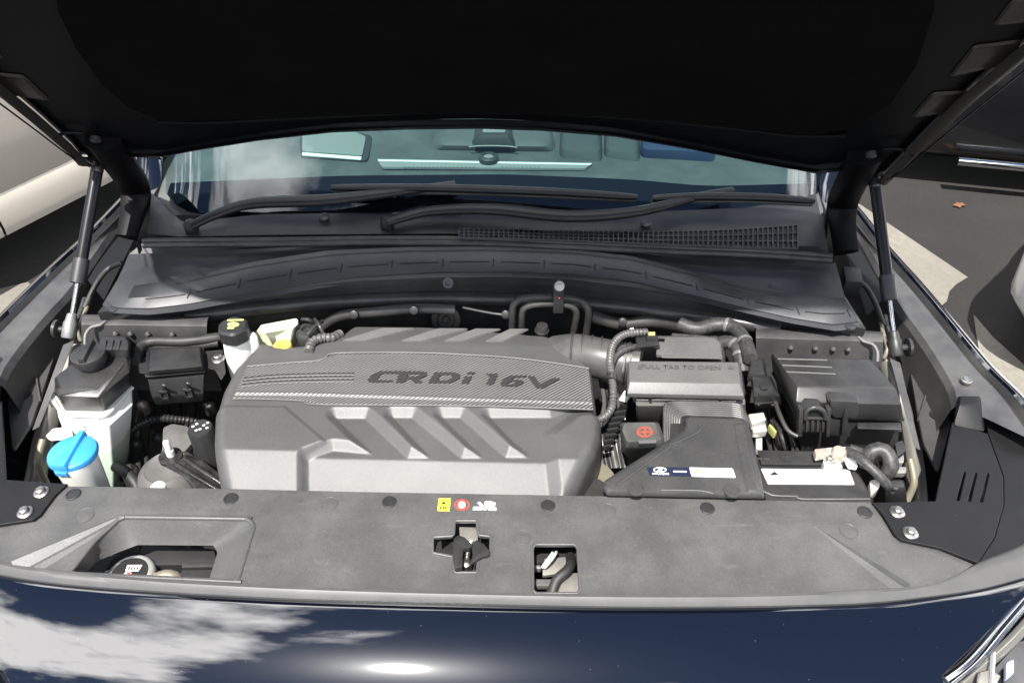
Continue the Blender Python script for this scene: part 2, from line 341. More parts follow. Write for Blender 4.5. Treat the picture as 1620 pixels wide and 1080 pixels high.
CLIP = proto([disc_rings(Z0, [(.0105, -.001), (.0105, .0012), (.0095, .0022), (.0075, .0022), (.0072, .0014), (.003, .0014)])], PLC)
NUB  = proto([disc_rings(Z0, [(.005, -.004), (.004, -.001), (.0025, .0006), (.0006, .001)], n=14)], APR)
def grid(name, rows, mtl, parent=None, ang=40, thick=0.0, loc=None):
    """open sheet through equal-length rows of world points"""
    bm = bmesh.new(); loft(bm, rows, False, False, closed=False)
    if thick:
        bmesh.ops.recalc_face_normals(bm, faces=bm.faces); bmesh.ops.solidify(bm, geom=bm.faces[:], thickness=thick)
    return mk(name, bm, mtl, parent, ang=ang, loc=loc)
def ry(pts, x):
    for (x0, y0), (x1, y1) in zip(pts, pts[1:]):
        if x <= x1 or (x1, y1) == pts[-1]: t = (x-x0)/(x1-x0); return y0+(y1-y0)*t
def resamp(pts, n):
    d = [0]
    for a, b in zip(pts, pts[1:]): d.append(d[-1]+(Vector(b)-Vector(a)).length)
    out = []
    for i in range(n):
        s = d[-1]*i/(n-1); k = 0
        while k < len(pts)-2 and d[k+1] < s: k += 1
        t = (s-d[k])/(d[k+1]-d[k]); out.append(Vector(pts[k])*(1-t)+Vector(pts[k+1])*t)
    return out

# ================================================================== setting
def quad_sheet(name, pts, mtl): bm = bmesh.new(); bm.faces.new([bm.verts.new(p) for p in pts]); return mk(name, bm, mtl, loc=(0, 0, 0))
g = quad_sheet('ground', [Vector((-60, -60, 0)), Vector((60, -60, 0)), Vector((60, 60, 0)), Vector((-60, 60, 0))], ASPH); props(g, kind='structure')
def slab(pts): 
    o = curve_plate('pale_ground_patch', [Vector((p.x, p.y, .006)) for p in pts], [], PALE_GND, thick=.004, bev=.0005, loc=(pts[0].x, pts[0].y, 0)); props(o, kind='structure')  # pale patch of ground following the given outline
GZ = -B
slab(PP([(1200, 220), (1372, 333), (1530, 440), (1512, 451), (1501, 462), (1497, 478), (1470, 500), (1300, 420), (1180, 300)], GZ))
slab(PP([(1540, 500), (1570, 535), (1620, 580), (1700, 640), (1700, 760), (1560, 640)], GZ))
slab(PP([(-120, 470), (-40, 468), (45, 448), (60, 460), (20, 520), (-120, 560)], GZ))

# ================================================================== the car
car = thing('car', 'dark navy car with its bonnet propped open over the engine bay', 'car', (0, 1.6, 0))

# ---- front bumper skin under the rubber lip
LIPT = [(700, 934), (820, 937), (1000, 939), (1200, 938), (1369, 931), (1458, 925), (1511, 911), (1545, 889), (1600, 868), (1660, 840)]
LIPB = [(700, 952), (820, 954), (1000, 957), (1200, 956), (1369, 951), (1467, 941), (1555, 928), (1640, 905), (1720, 860)]
def half(pts, z): 
    w = [p for p in PP(pts, z) if p.x > .02]; return [Vector((-p.x, p.y, p.z)) for p in reversed(w)] + [Vector((0, w[0].y, w[0].z))] + w
edge = resamp(spline(half(LIPB, -.006), .02), 110)
rows = []; s = 0; off = 0; dz = 0
prof = [(0, 0)]
while s < .42:
    t = R(12.5+s*178); ds = .012; off += ds*math.cos(t); dz -= ds*math.sin(t); s += ds; prof.append((off, dz))
for o_, z_ in prof:
    r_ = []
    for i, p in enumerate(edge):
        tg = (edge[min(i+1, 109)]-edge[max(i-1, 0)]).normalized(); nn = Vector((tg.y, -tg.x, 0)).normalized()
        r_.append(p+nn*o_+Vector((0, 0, z_)))
    rows.append(r_)
rows.insert(0, [p+Vector((0, .02, -.012)) for p in edge])
bump = grid('front_bumper', rows, NAVY, car, ang=60)
# rubber lip
lt = resamp(spline(half(LIPT, .001), .02), 110)
lipb = resamp(spline(half(LIPB[:-1], -.001), .02), 110)
rows = [[a+Vector((0, .004, -.012)) for a in lt], [a+Vector((0, 0, -.001)) for a in lt], [a.lerp(b, .18)+Vector((0, 0, .004)) for a, b in zip(lt, lipb)],
        [a.lerp(b, .5)+Vector((0, 0, .0055)) for a, b in zip(lt, lipb)], [a.lerp(b, .82)+Vector((0, 0, .003)) for a, b in zip(lt, lipb)],
        [b+Vector((0, -.001, -.001)) for b in lipb], [b+Vector((0, 0, -.012)) for b in lipb]]
grid('sealing_lip', rows, mat('lip_rubber', (.06, .06, .06), .42, dust=.5, dustcol=(.11, .108, .102), dscale=14, speck=.06), car)

# ---- radiator sight shield with its openings
rec = [(107, 903), (150, 852), (192, 817), (393, 820), (402, 831), (374, 916), (250, 914)]
cross = [(719, 823), (755, 823), (757, 845), (777, 847), (776, 875), (757, 879), (755, 902), (719, 902), (717, 878), (684, 872), (684, 848), (717, 846)]
rect = [(842, 859), (914, 859), (919, 934), (843, 934)]
lt_px = [(-160, 864), (-40, 888), (0, 895), (107, 909), (250, 919), (420, 929), (820, 939), (1200, 941), (1369, 935), (1458, 929)]
out = [(-160, 770), (97, 769), (345, 773), (560, 778), (950, 785), (1200, 791), (1377, 795), (1393, 816), (1413, 848), (1425, 856), (1486, 868), (1542, 891), (1508, 914)] + lt_px[::-1]
shield = plate('radiator_sight_shield', out, 0, PLS, car, holes=[rpoly(rec, 10), rpoly(cross, 4), rpoly(rect, 5)], thick=.0035, bev=.001)
Y0 = P(700, 815, 0).y; KD = .055
def dip(o):                               # the front two thirds of the shield slope gently down to the lip
    og = ORG_[o.name]
    for v in o.data.vertices:
        y = v.co.y+og.y
        if y < Y0: v.co.z -= (Y0-y)*KD
    return o
def dz(p): return p-Vector((0, 0, max(0, Y0-p.y)*KD))
bm = bmesh.new(); bm.from_mesh(shield.data); og = ORG_[shield.name]
bmesh.ops.bisect_plane(bm, geom=bm.verts[:]+bm.edges[:]+bm.faces[:], plane_co=(0, Y0-og.y, 0), plane_no=(0, 1, 0)); bm.to_mesh(shield.data); bm.free(); dip(shield)
shield.data.set_sharp_from_angle(angle=R(1.5))
RIM = PLS
for lp in (rec[:-1], cross, rect):
    pts = [dz(P(*q, -.0006)) for q in rpoly(lp, 10 if lp is not cross else 4, 6)]; pts.append(pts[0]); tube('opening_rim', pts, .0034 if len(lp) == 6 else .0024, RIM, shield, seg=8, step=.004)
for q in [(116, 782), (365, 789), (616, 794), (867, 800), (1119, 804), (1368, 810)]: inst('push_clip', CLIP, P(*q, .0), shield)
RING = proto([disc_rings(Z0, [(.0125, -.001), (.0125, .0007), (.0119, .0009), (.0113, .0004), (.003, .0004)])], PLS)
for q in [(134, 814), (521, 797), (961, 807), (826, 848), (1343, 839)]: inst('moulded_disc', RING, dz(P(*q, .0)), shield)
def fold(name, a, b, wa, wb, h):
    A, Bp = P(*a, 0), P(*b, 0); t = (Bp-A).normalized(); n = Vector((-t.y, t.x, 0)); bm = bmesh.new()
    loft(bm, [[A+n*wa, A+Vector((0, 0, h*.1)), A-n*wa, A-Vector((0, 0, .002))], [Bp+n*wb, Bp-n*wb*.35+Vector((0, 0, h)), Bp-n*wb, Bp-Vector((0, 0, .002))]]); return dip(mk(name, bm, PLS, shield))
fold('shield_fold', (1288, 832), (1435, 930), .001, .014, .009)
fold('shield_fold', (190, 816), (20, 893), .002, .012, .008)
fold('shield_fold', (186, 824), (55, 897), .001, .006, .005)
# recess wall falling to the filler opening
top_r = [(107, 903), (150, 852), (192, 817), (393, 820), (402, 831), (374, 916)]
bot_r = [(133, 905), (152, 886), (219, 861), (338, 862), (346, 874), (331, 921)]
grid('filler_recess', [resamp([dz(p) for p in PP(top_r, -.001)], 40), resamp([a.lerp(b, .5)+Vector((0, 0, -.004)) for a, b in zip(PP(top_r, -.001), PP(bot_r, -.034))], 40), resamp(PP(bot_r, -.034), 40)], PLS, car, ang=60, thick=.002)
# print on the shield
pr = prism('warning_label', [(694, 788), (713, 788), (711, 808), (692, 807)], .0009, .0008, YEL, shield, bev=0)
def flat(name, pts, z, mtl, parent, h=.0004): return prism(name, pts, z, h, mtl, parent, bev=0)
flat('warning_triangle', [(702, 792), (706, 797), (698, 797)], .0013, INK, pr)
for x in (696, 700, 704): flat('warning_text', [(x, 801), (x+2.5, 801), (x+2.3, 804.5), (x-.2, 804.5)], .0013, INK, pr)
def ring_flat(name, c, rx, ry_, wd, z, mtl, parent, n=32):
    bm = bmesh.new(); o = [P(c[0]+rx*math.cos(a), c[1]+ry_*math.sin(a), z) for a in [2*math.pi*k/n for k in range(n)]]
    i = [P(c[0]+(rx-wd)*math.cos(a), c[1]+(ry_-wd)*math.sin(a), z) for a in [2*math.pi*k/n for k in range(n)]]
    dn = Vector((0, 0, -.0004)); loft(bm, [o, i, [p+dn for p in i], [p+dn for p in o], o], False, False); return mk(name, bm, mtl, parent)
def ell(c, rx, ry_, n=24): return [(c[0]+rx*math.cos(2*math.pi*k/n), c[1]+ry_*math.sin(2*math.pi*k/n)) for k in range(n)]
ring_flat('prohibition_ring', (731, 798), 12, 8.5, 2.4, .001, RED, shield)
flat('hand_symbol', ell((730.5, 798), 5.8, 5.2), .0009, WPR, shield)
flat('fan_symbol', [(749, 801), (763, 801), (763, 806), (748, 806)], .0009, WPR, shield)
flat('fan_symbol', [(772, 802), (785, 802), (785, 807), (772, 806.5)], .0009, WPR, shield)
flat('fan_symbol', [(755, 795), (759, 793), (765, 799), (762, 801)], .0009, WPR, shield)
flat('fan_symbol', [(766, 797), (767, 793), (775, 792), (784, 795), (783, 800), (771, 802)], .0011, WPR, shield)
ring_flat('fan_hub', (767, 803.5), 3.5, 2.8, 1.4, .0013, WPR, shield)
flat('label_underline', [(690, 808.6), (787, 809.6), (787, 810.2), (690, 809.2)], .0008, LGREY, shield)

# ---- things below the shield: latch, support, wiring, radiator
bm = bmesh.new(); loft(bm, [[Vector((x, y, B+z)) for x, y in ((-.7, .5), (.7, .5), (.7, .69), (-.7, .69))] for z in (-.45, -.16)]); sup = mk('radiator_support', bm, PLD, car)
lat = prism('bonnet_latch', [(716, 826), (760, 826), (762, 905), (714, 905)], -.028, .004, BMET, car, bev=.001)
stack('latch_plate', [([(726, 833), (757, 834), (756, 862), (728, 858)], -.014), ([(726, 833), (757, 834), (756, 862), (728, 858)], -.02)], CAST, lat)
LB = mat('latch_black', (.012, .012, .012), .5, dust=.4, dustcol=(.05, .05, .048), dscale=40)
prism('latch_hook', rpoly([(716, 880), (718, 852), (724, 846), (735, 849), (748, 862), (742, 866), (733, 867), (731, 880), (731.5, 896), (720.5, 899)], 2), .007, .008, LB, lat, bev=.0015)
prism('latch_wing', rpoly([(688, 873), (692, 858), (698, 854), (699, 869), (715, 857), (722, 878)], 1), -.004, .004, LB, lat, bev=.0008)
prism('latch_wing', rpoly([(746, 859), (754, 853.5), (765, 860), (776, 873), (774, 877), (762, 880), (744, 892), (748, 876)], 2), .003, .006, LB, lat, bev=.0012)
turned('latch_pivot', P(738, 892, -.012), [(.007, -.01), (.007, .004), (.0045, .006)], ZINC, lat, n=14)
tube('latch_spring', [P(738, 885, -.012), P(741, 868, -.008), P(745, 858, -.012)], .004, ZINC, lat, corr=.25, pitch=.003)
hornb = stack('horn_bracket', [([(842, 858), (916, 862), (918, 900), (842, 905)], -.055), ([(842, 858), (916, 862), (918, 900), (842, 905)], -.075)], PLC, car)
prism('bracket_plate', [(886, 905), (918, 905), (920, 945), (874, 945)], -.03, .004, CAST, hornb)
prism('bracket_plate', [(842, 915), (880, 915), (876, 926), (842, 926)], -.03, .01, LGREY, hornb)
prism('bracket_plate', [(842, 892), (856, 893), (856, 899), (842, 898)], -.034, .01, CAST, hornb)
prism('bracket_plate', rpoly([(860, 883), (900, 880), (892, 905), (858, 910)], 3), -.04, .006, CAST, hornb)
prism('bracket_plate', rpoly([(845, 878), (858, 876), (862, 888), (845, 892)], 3), -.036, .008, BMET, hornb)
tube('wire', [P(858, 897, -.03), P(866, 886, -.02), P(872, 878, -.02), P(874, 874, -.03)], .0022, WHITE, hornb)
tube('wire', [P(862, 897, -.03), P(870, 887, -.018), P(877, 878, -.018), P(880, 873, -.03)], .0022, WHITE, hornb)
tube('cable', [P(872, 945, -.03), P(880, 918, -.02), P(896, 903, -.016), P(903, 892, -.02), P(902, 880, -.04)], .007, RUB, hornb)
rad = thing('radiator_cap', 'round silver radiator cap with black warning print in the left recess', 'cap', P(205, 905, -.13))
c0 = P(205, 908, -.07)
turned('cap_body', c0, [(.03, -.03), (.034, -.02), (.034, -.003), (.031, .001), (.028, .002), (.001, .002)], mat('cap_aluminium', (.75, .74, .7), .35, metal=.7), rad, n=36)
for a in (-1, 1):
    stack('cap_wing', [(rpoly([(205+a*26, 900), (205+a*40, 903), (206+a*42, 912), (205+a*38, 924), (205+a*24, 922)], 5), -.072), (rpoly([(205+a*26, 900), (205+a*40, 903), (206+a*42, 912), (205+a*38, 924), (205+a*24, 922)], 5), -.084)], MATS['cap_aluminium'], rad)
turned('cap_print_disc', c0, [(.0255, .001), (.0255, .0026)], INK, rad, n=36)
flat('warning_symbol', [(202, 893), (225, 893), (219, 903), (198, 902.5)], -.0664, WPR, rad)
for k in range(4): flat('warning_symbol', [(204+k*4.4, 896), (206+k*4.4, 896), (204.4+k*4.4, 900.4), (202+k*4.4, 900.4)], -.0658, INK, rad)
flat('warning_symbol', [(199, 904.5), (206, 903.5), (208, 906), (207, 909), (199, 910), (191, 914), (187, 913)], -.0664, WPR, rad)
flat('warning_symbol', [(200, 905), (206, 904), (207, 907), (202, 909)], -.0658, RED, rad)
neck = turned('filler_neck', P(205, 908, -.11), [(.026, -.1), (.026, .02)], PLD, rad)
radp = prism('radiator_tank', rpoly([(225, 862), (338, 868), (345, 893), (215, 893)], 4), -.075, .05, PLC, car)
prism('tank_step', [(287, 888), (346, 888), (346, 896), (287, 897)], -.05, .02, PL, radp)
prism('tank_step', [(287, 901), (346, 900), (346, 930), (282, 930)], -.05, .02, PL, radp)
tube('tank_hose', [P(248, 914, -.06), P(262, 909, -.058), P(276, 911, -.06), P(285, 918, -.07)], .008, TAN, radp)

# ---- corner covers beside the shield
cov = [(1382, 795), (1481, 793), (1508, 668), (1562, 686), (1586, 753), (1587, 797), (1572, 849), (1546, 888), (1486, 865), (1427, 853), (1417, 845), (1398, 813)]
slots = [[(1525+d, 743+d*.06), (1529.5+d, 747+d*.06), (1519+d, 793+d*.06), (1512+d, 791+d*.06)] for d in (0, 18, 37)]
hump = [([(1519, 627), (1549, 627), (1551, 640), (1518, 640)], .030), ([(1512, 626), (1554, 626), (1559, 684), (1508, 674)], .005)]
for sgn in (1, -1):
    fm = (lambda q: q) if sgn > 0 else mir
    zc = .005
    o = curve_plate('corner_cover', fm(PP(cov, zc)), [fm(PP(s_, zc)) for s_ in slots], PLK, car, thick=.003, bev=.001)
    stack('cover_hump', hump, PLK, o, m=sgn < 0, bev=.004)
    for q in [(1419, 810), (1440, 843)]: inst('flange_bolt', BOLT, fm([P(*q, .005)])[0], o)
    strip = [(1554, 622), (1600, 640), (1640, 700), (1680, 790), (1660, 900), (1590, 912), (1548, 890), (1575, 851), (1590, 797), (1589, 752), (1565, 685)]
    curve_plate('corner_trim', fm(PP(strip, -.002)), [], PLK, car, thick=.003, bev=.001)
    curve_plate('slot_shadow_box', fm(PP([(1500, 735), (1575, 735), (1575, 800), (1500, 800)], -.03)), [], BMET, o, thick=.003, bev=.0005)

# ---- wings (fenders): gloss edge, grey flange, inner wall, outer skin
OE = [(1318, 286), (1352, 326), (1400, 388), (1450, 444), (1500, 503), (1560, 575), (1608, 622), (1660, 690)]
OE2 = [(1306, 292), (1338, 333), (1386, 395), (1436, 452), (1484, 510), (1540, 580), (1584, 626), (1636, 700)]
IE = [(1300, 290), (1338, 336), (1368, 378), (1396, 430), (1427, 487), (1452, 521), (1485, 570), (1510, 615), (1515, 640)]
for sgn in (1, -1):
    fm = (lambda q: q) if sgn > 0 else mir
    n = 60
    zs = lambda pts, zf: [Vector((p.x, p.y, B+zf(p.y))) for p in pts]
    a = fm(resamp(spline([P(*q, .03) for q in OE], .02), n)); b = fm(resamp(spline([P(*q, .024) for q in OE2], .02), n)); c = fm(resamp(spline([P(*q, .015) for q in IE], .02), n))
    sx = Vector((sgn, 0, 0)); zz = Vector((0, 0, 1))
    wing = grid('front_wing', [[p-sx*.004-zz*.006 for p in a], a, [p+sx*.012-zz*.003 for p in a], [p+sx*.03-zz*.02 for p in a], [p+sx*.05-zz*.08 for p in a], [p+sx*.06-zz*.25 for p in a], [p+sx*.03-zz*.55 for p in a]], NAVY, car, ang=60)
    grid('wing_gutter', [[p-sx*.004-zz*.004 for p in a], [p.lerp(q, .5)-zz*.010 for p, q in zip(a, b)], b], BMET, wing, ang=60)
    grid('wing_flange', [b, [p.lerp(q, .12)+zz*.002 for p, q in zip(b, c)], [p.lerp(q, .5)+zz*.001 for p, q in zip(b, c)], [p.lerp(q, .9)-zz*.001 for p, q in zip(b, c)], c, [p-sx*.006-zz*.012 for p in c]], APR, wing, ang=60)
    grid('inner_wall', [[p-sx*.006-zz*.012 for p in c], [p-sx*.012-zz*.08 for p in c], [p-sx*.03-zz*.2 for p in c], [p-sx*.04-zz*.5 for p in c]], mat('wall_plastic', (.03, .03, .031), .45, dust=.5, dustcol=(.09, .088, .085)), wing, ang=60)
    q = fm([P(1529, 601, .024)])[0]
    turned('wing_plug', q, [(.009, -.003), (.009, .001), (.0065, .0016), (.006, .0004), (.005, .003), (.001, .0034)], ZINC if sgn > 0 else BMET, wing, n=20)
# inner plastic panel on the right wall with a moulded fold
for sgn in (1, -1):
    fm = (lambda q: q) if sgn > 0 else mir
    pan = curve_plate('inner_panel', fm(PP(rpoly([(1436, 560), (1470, 590), (1504, 668), (1484, 745), (1462, 700)], 6), -.05)), [], MATS['wall_plastic'], car, thick=.004, bev=.001)
    tube('panel_fold', fm([P(1456, 564, -.046), P(1470, 592, -.046), P(1466, 620, -.046), P(1452, 665, -.046)]), .0016, APR, pan)
    turned('panel_hole_plug', fm([P(1482, 657, -.049)])[0], [(.012, -.004), (.012, .001), (.009, .0005), (.001, .0005)], PLD, pan, n=20)
# bay floor and bulkhead
mk('bay_floor', loft(bmesh.new(), [[Vector((-.8, .5, B-.52)), Vector((.8, .5, B-.52))], [Vector((-.8, 1.4, B-.52)), Vector((.8, 1.4, B-.52))]], False, False, closed=False), PLD, car)
bk = [[Vector((x, 1.36, B+.02)) for x in np.linspace(-.68, .68, 30)]]
bk += [[Vector((x, 1.17-.12*(x/.68)**2, B+z)) for x in np.linspace(-.68, .68, 30)] for z in (.045, .03)]
bk += [[Vector((x, 1.185-.12*(x/.68)**2, B+z)) for x in np.linspace(-.68, .68, 30)] for z in (.0, -.05, -.5)]
bulk = grid('bulkhead', bk, BMET, car, ang=60)
tube('bulkhead_rail', [Vector((x, 1.172-.115*(x/.68)**2, B+.002)) for x in np.linspace(-.55, .55, 24)], .014, BMET, bulk)
o = prism('bulkhead_slot', [(486, 457), (640, 445), (638, 457), (492, 468)], .012, .012, PLD, bulk, bev=.002)
for q in [(709, 447), (432, 467)]: turned('bulkhead_nut', Q(*q, 1.15), [(.01, -.004), (.01, .004), (.006, .004), (.006, -.002)], BMET, bulk, n=16, ax=Vector((0, -1, .5)))
turned('bulkhead_grommet', Q(706, 505, 1.165), [(.03, -.01), (.028, .006), (.018, .008), (.016, .002), (.008, .002), (.006, .006)], RUB, bulk, n=28, ax=Vector((0, -1, .5)))

# ---- strut tower shelves
for sgn in (1, -1):
    fm = (lambda q: q) if sgn > 0 else mir
    xs = [1196, 1215, 1260, 1310, 1350, 1385, 1397]
    r0 = fm(spline([P(x, 519+.03*(x-1200), .012) for x in xs], .01)); k = len(r0)
    r0 = resamp(r0, 40)
    r1 = resamp(fm(spline([P(x, 527+.03*(x-1200), .022) for x in xs], .01)), 40)
    r2 = resamp(fm(spline([P(x, 535+.03*(x-1200), .018) for x in xs], .01)), 40)
    r3 = resamp(fm(spline([P(x, 562+.03*(x-1200), -.02) for x in xs], .01)), 40)
    r4 = [p-Vector((0, 0, .12)) for p in r3]
    tw = grid('strut_tower', [[p-Vector((0, -.04, .03)) for p in r0], r0, r1, r2, r3, r4], APR, car, ang=50)
    for x in (1252, 1291, 1319, 1343): inst('weld_dimple', NUB, fm([P(x, 546+.03*(x-1200), .006)])[0], tw)
    tube('tower_seam', fm([P(1352, 526, .024), P(1366, 540, .02), P(1380, 544, .018), P(1388, 556, .012), P(1388, 572, .0)]), .003, mat('seam_sealant', (.1, .097, .09), .5, dust=.5, dscale=50), tw)
    # chassis rail and blade running forward from the strut foot
    rl = tube('apron_rail', fm([P(1398, 560, -.03), P(1412, 600, -.05), P(1430, 660, -.08), P(1444, 720, -.1), P(1452, 800, -.13)]), .016, RAIL, car, seg=14)
    bm = bmesh.new()
    loft(bm, [fm([P(1408, 566, -.01), P(1424, 574, -.01), P(1424, 574, -.014), P(1408, 566, -.014)]), fm([P(1446, 706, -.035), P(1456, 712, -.035), P(1456, 712, -.04), P(1446, 706, -.04)])]); mk('rail_blade', bm, APR, rl)
    tube('rail_pipe', fm([P(1440, 726, -.06), P(1446, 760, -.08), P(1440, 780, -.1), P(1430, 800, -.12)]), .006, TAN, rl)
    tube('wing_wire', fm([P(1400, 500, .0), P(1404, 525, -.0), P(1410, 548, -.005), P(1404, 560, -.02)]), .005, BRAID, car)
    tube('wing_wire', fm([P(1393, 505, .0), P(1398, 530, -.0), P(1404, 552, -.005), P(1398, 566, -.02)]), .004, TAN, car)
    tube('wing_pipe', fm([P(1345, 440, .04), P(1368, 452, .03), P(1384, 478, .02), P(1398, 515, .0)]), .005, RUB, car)

# ---- cowl
FA = [(162, 482), (176, 495), (235, 498), (300, 491), (420, 469), (560, 448), (700, 439), (800, 438), (900, 442), (1000, 454), (1120, 481), (1250, 511), (1325, 524), (1362, 517)]
FC = [(186, 442), (212, 452), (300, 438), (400, 414), (520, 396), (640, 391), (760, 390), (900, 394), (1000, 405), (1090, 428), (1170, 452), (1250, 466), (1337, 472)]
FB = [(205, 402), (300, 398), (500, 389), (760, 387), (900, 392), (1050, 400), (1322, 416)]
def row(pts, z, n=90, dy=0): return [P(x, ry(pts, x)+dy, z if not callable(z) else z(x)) for x in np.linspace(pts[0][0], pts[-1][0], n)]
arch = lambda x: .088
mid = [(a+(b-a)*.0, 0) for a, b in ((0, 0),)]
def mixrow(p1, p2, t, z, n=90):
    o_ = []
    for u in np.linspace(0, 1, n):
        x1 = p1[0][0]+(p1[-1][0]-p1[0][0])*u; x2 = p2[0][0]+(p2[-1][0]-p2[0][0])*u
        o_.append(P(x1+(x2-x1)*t, ry(p1, x1)*(1-t)+ry(p2, x2)*t, z))
    return o_
cowl = grid('cowl_cover', [row(FA, .030), row(FA, .043), mixrow(FA, FC, .16, .046), mixrow(FA, FC, .2, .049), mixrow(FA, FC, .55, .062), mixrow(FA, FC, .9, .080), row(FC, .086),
             mixrow(FC, FB, .25, .082), mixrow(FC, FB, .75, .080), row(FB, .084)], COWL, car, ang=28)
# moulded pads along the front of the cowl
def crow(x, t):
    u = (x-FA[0][0])/(FA[-1][0]-FA[0][0]); x2 = FC[0][0]+(FC[-1][0]-FC[0][0])*u
    return x+(x2-x)*t, ry(FA, x)*(1-t)+ry(FC, x2)*t
def cz(t): return .049+(t-.2)/.35*.013 if t < .55 else .062+(t-.55)/.35*.018
def cl(x, t): px, py = crow(x, t); return P(px, py, cz(t)+.0006)
for x0 in range(215, 1290, 82):
    tube('moulded_line', [cl(x0+4, .5), cl(x0+36, .5), cl(x0+68, .5)], .0011, PLD, cowl, seg=6)
    tube('moulded_line', [cl(x0+74, .36), cl(x0+75, .62)], .0009, PLD, cowl, seg=6)
tube('cowl_ridge', [cl(x, .86) for x in range(260, 1280, 30)], .0014, COWL, cowl)
for q in [(322, 430), (1226, 455)]: turned('cowl_clip', P(*q, .083), [(.012, -.002), (.012, .002), (.008, .003), (.001, .003)], COWL, cowl, n=20)
for q in [(180, 489), (1345, 517)]: turned('cowl_clip', P(*q, .044), [(.009, -.002), (.009, .002), (.006, .003), (.001, .003)], COWL, cowl, n=20)
SE = [(226, 388), (300, 387), (450, 386), (600, 384), (760, 385), (900, 391), (1050, 398), (1200, 404), (1316, 412)]
tube('bonnet_seal', [P(x, y, .098) for x, y in SE], .0055, RUB, car)
tube('bonnet_seal', [P(x, y-7, .103) for x, y in SE], .005, RUB, car)
UB = [(232, 378), (450, 376), (760, 374), (1050, 387), (1312, 402)]
UT = [(240, 305), (290, 352), (420, 338), (600, 334), (800, 334), (1000, 334), (1180, 326), (1290, 304)]
GT = [(720, 360), (900, 364), (1100, 363), (1270, 352)]
upper = grid('scuttle_panel', [row(FB, .070), row(UB, .09), mixrow(UB, UT, .12, .104), mixrow(UB, UT, .5, .106), mixrow(UB, UT, .95, .108), row(UT, .100)], mat('scuttle_plastic', (.010, .0105, .013), .45, dust=.5, dustcol=(.03, .03, .032), bump=.3), car, ang=50)
# grille of small openings: crossing bars over a dark well
GB = [(726, 377), (900, 381), (1050, 388), (1160, 391), (1262, 394)]; GTt = [(726, 362), (900, 366), (1050, 367), (1160, 364), (1262, 357)]
def gp(u, v, z):
    x = 726+(1262-726)*u; return P(x, ry(GTt, x)*(1-v)+ry(GB, x)*v, z)
well = mk('grille_well', loft(bmesh.new(), [[gp(u, 0, .1075) for u in np.linspace(0, 1, 20)], [gp(u, 1, .1075) for u in np.linspace(0, 1, 20)]], False, False, closed=False), PLD, upper)
bm = bmesh.new()
for i in range(69): bar('', gp(i/68, 0, .1095), gp(i/68, 1, .1095), .0024, .003, COWL, bm=bm)
for v in (0, .33, .67, 1):
    for i in range(0, 68, 4): bar('', gp(i/68, v, .1093), gp((i+4)/68, v, .1093), .0024, .003, COWL, bm=bm)
props(mk('air_grille', bm, COWL, upper), kind='stuff')
for q in [(513, 346), (1021, 356)]:
    c = P(*q, .108); nz = turned('washer_nozzle', c, [(.009, -.002), (.011, .004), (.008, .009), (.002, .01)], PLC, upper, n=16)
# ---- windscreen
GBt = [(262, 305), (300, 335), (430, 341), (780, 345), (1150, 335), (1260, 322), (1300, 296)]
base = resamp(spline([P(x, y, .103) for x, y in GBt], .02), 40)
def gl(i, t):
    p = base[i]; u = p.x/.66; return p+Vector((.10*u*t, (.62+.1*(1-u*u)*0)*t, .36*t+.03*math.sin(math.pi*min(1, t))*.6))
screen = grid('windscreen', [[gl(i, t) for i in range(40)] for t in np.linspace(0, 1, 14)], GLASS, car, ang=80)
LINE2 = [(262, 287), (400, 281), (546, 275), (800, 273), (1000, 281), (1120, 292), (1300, 287)]
def on_glass(px, py):                    # where that sight line meets the screen
    d = ray(px, py); best = None
    for i in range(39):
        for k in range(40):
            t0, t1 = k/40, (k+1)/40
            for tri in ((gl(i, t0), gl(i+1, t0), gl(i+1, t1)), (gl(i, t0), gl(i+1, t1), gl(i, t1))):
                h = geometry.intersect_ray_tri(*tri, d, EYE, True)
                if h: return h
    return None
fr0, fr1 = [], []
for x in np.linspace(268, 1292, 24):
    h = on_glass(x, ry(LINE2, x)); 
    if h: fr1.append(h+Vector((0, .004, -.006)))
fr1 = resamp(fr1, 30); b2 = resamp(base, 30)
grid('screen_frit_band', [[p+Vector((0, .004, -.006)) for p in b2], [p.lerp(q, .5)+Vector((0, .002, -.001)) for p, q in zip(b2, fr1)], fr1], mat('black_ceramic_frit', (.004, .005, .009), .6, spec=.05), screen, ang=70)
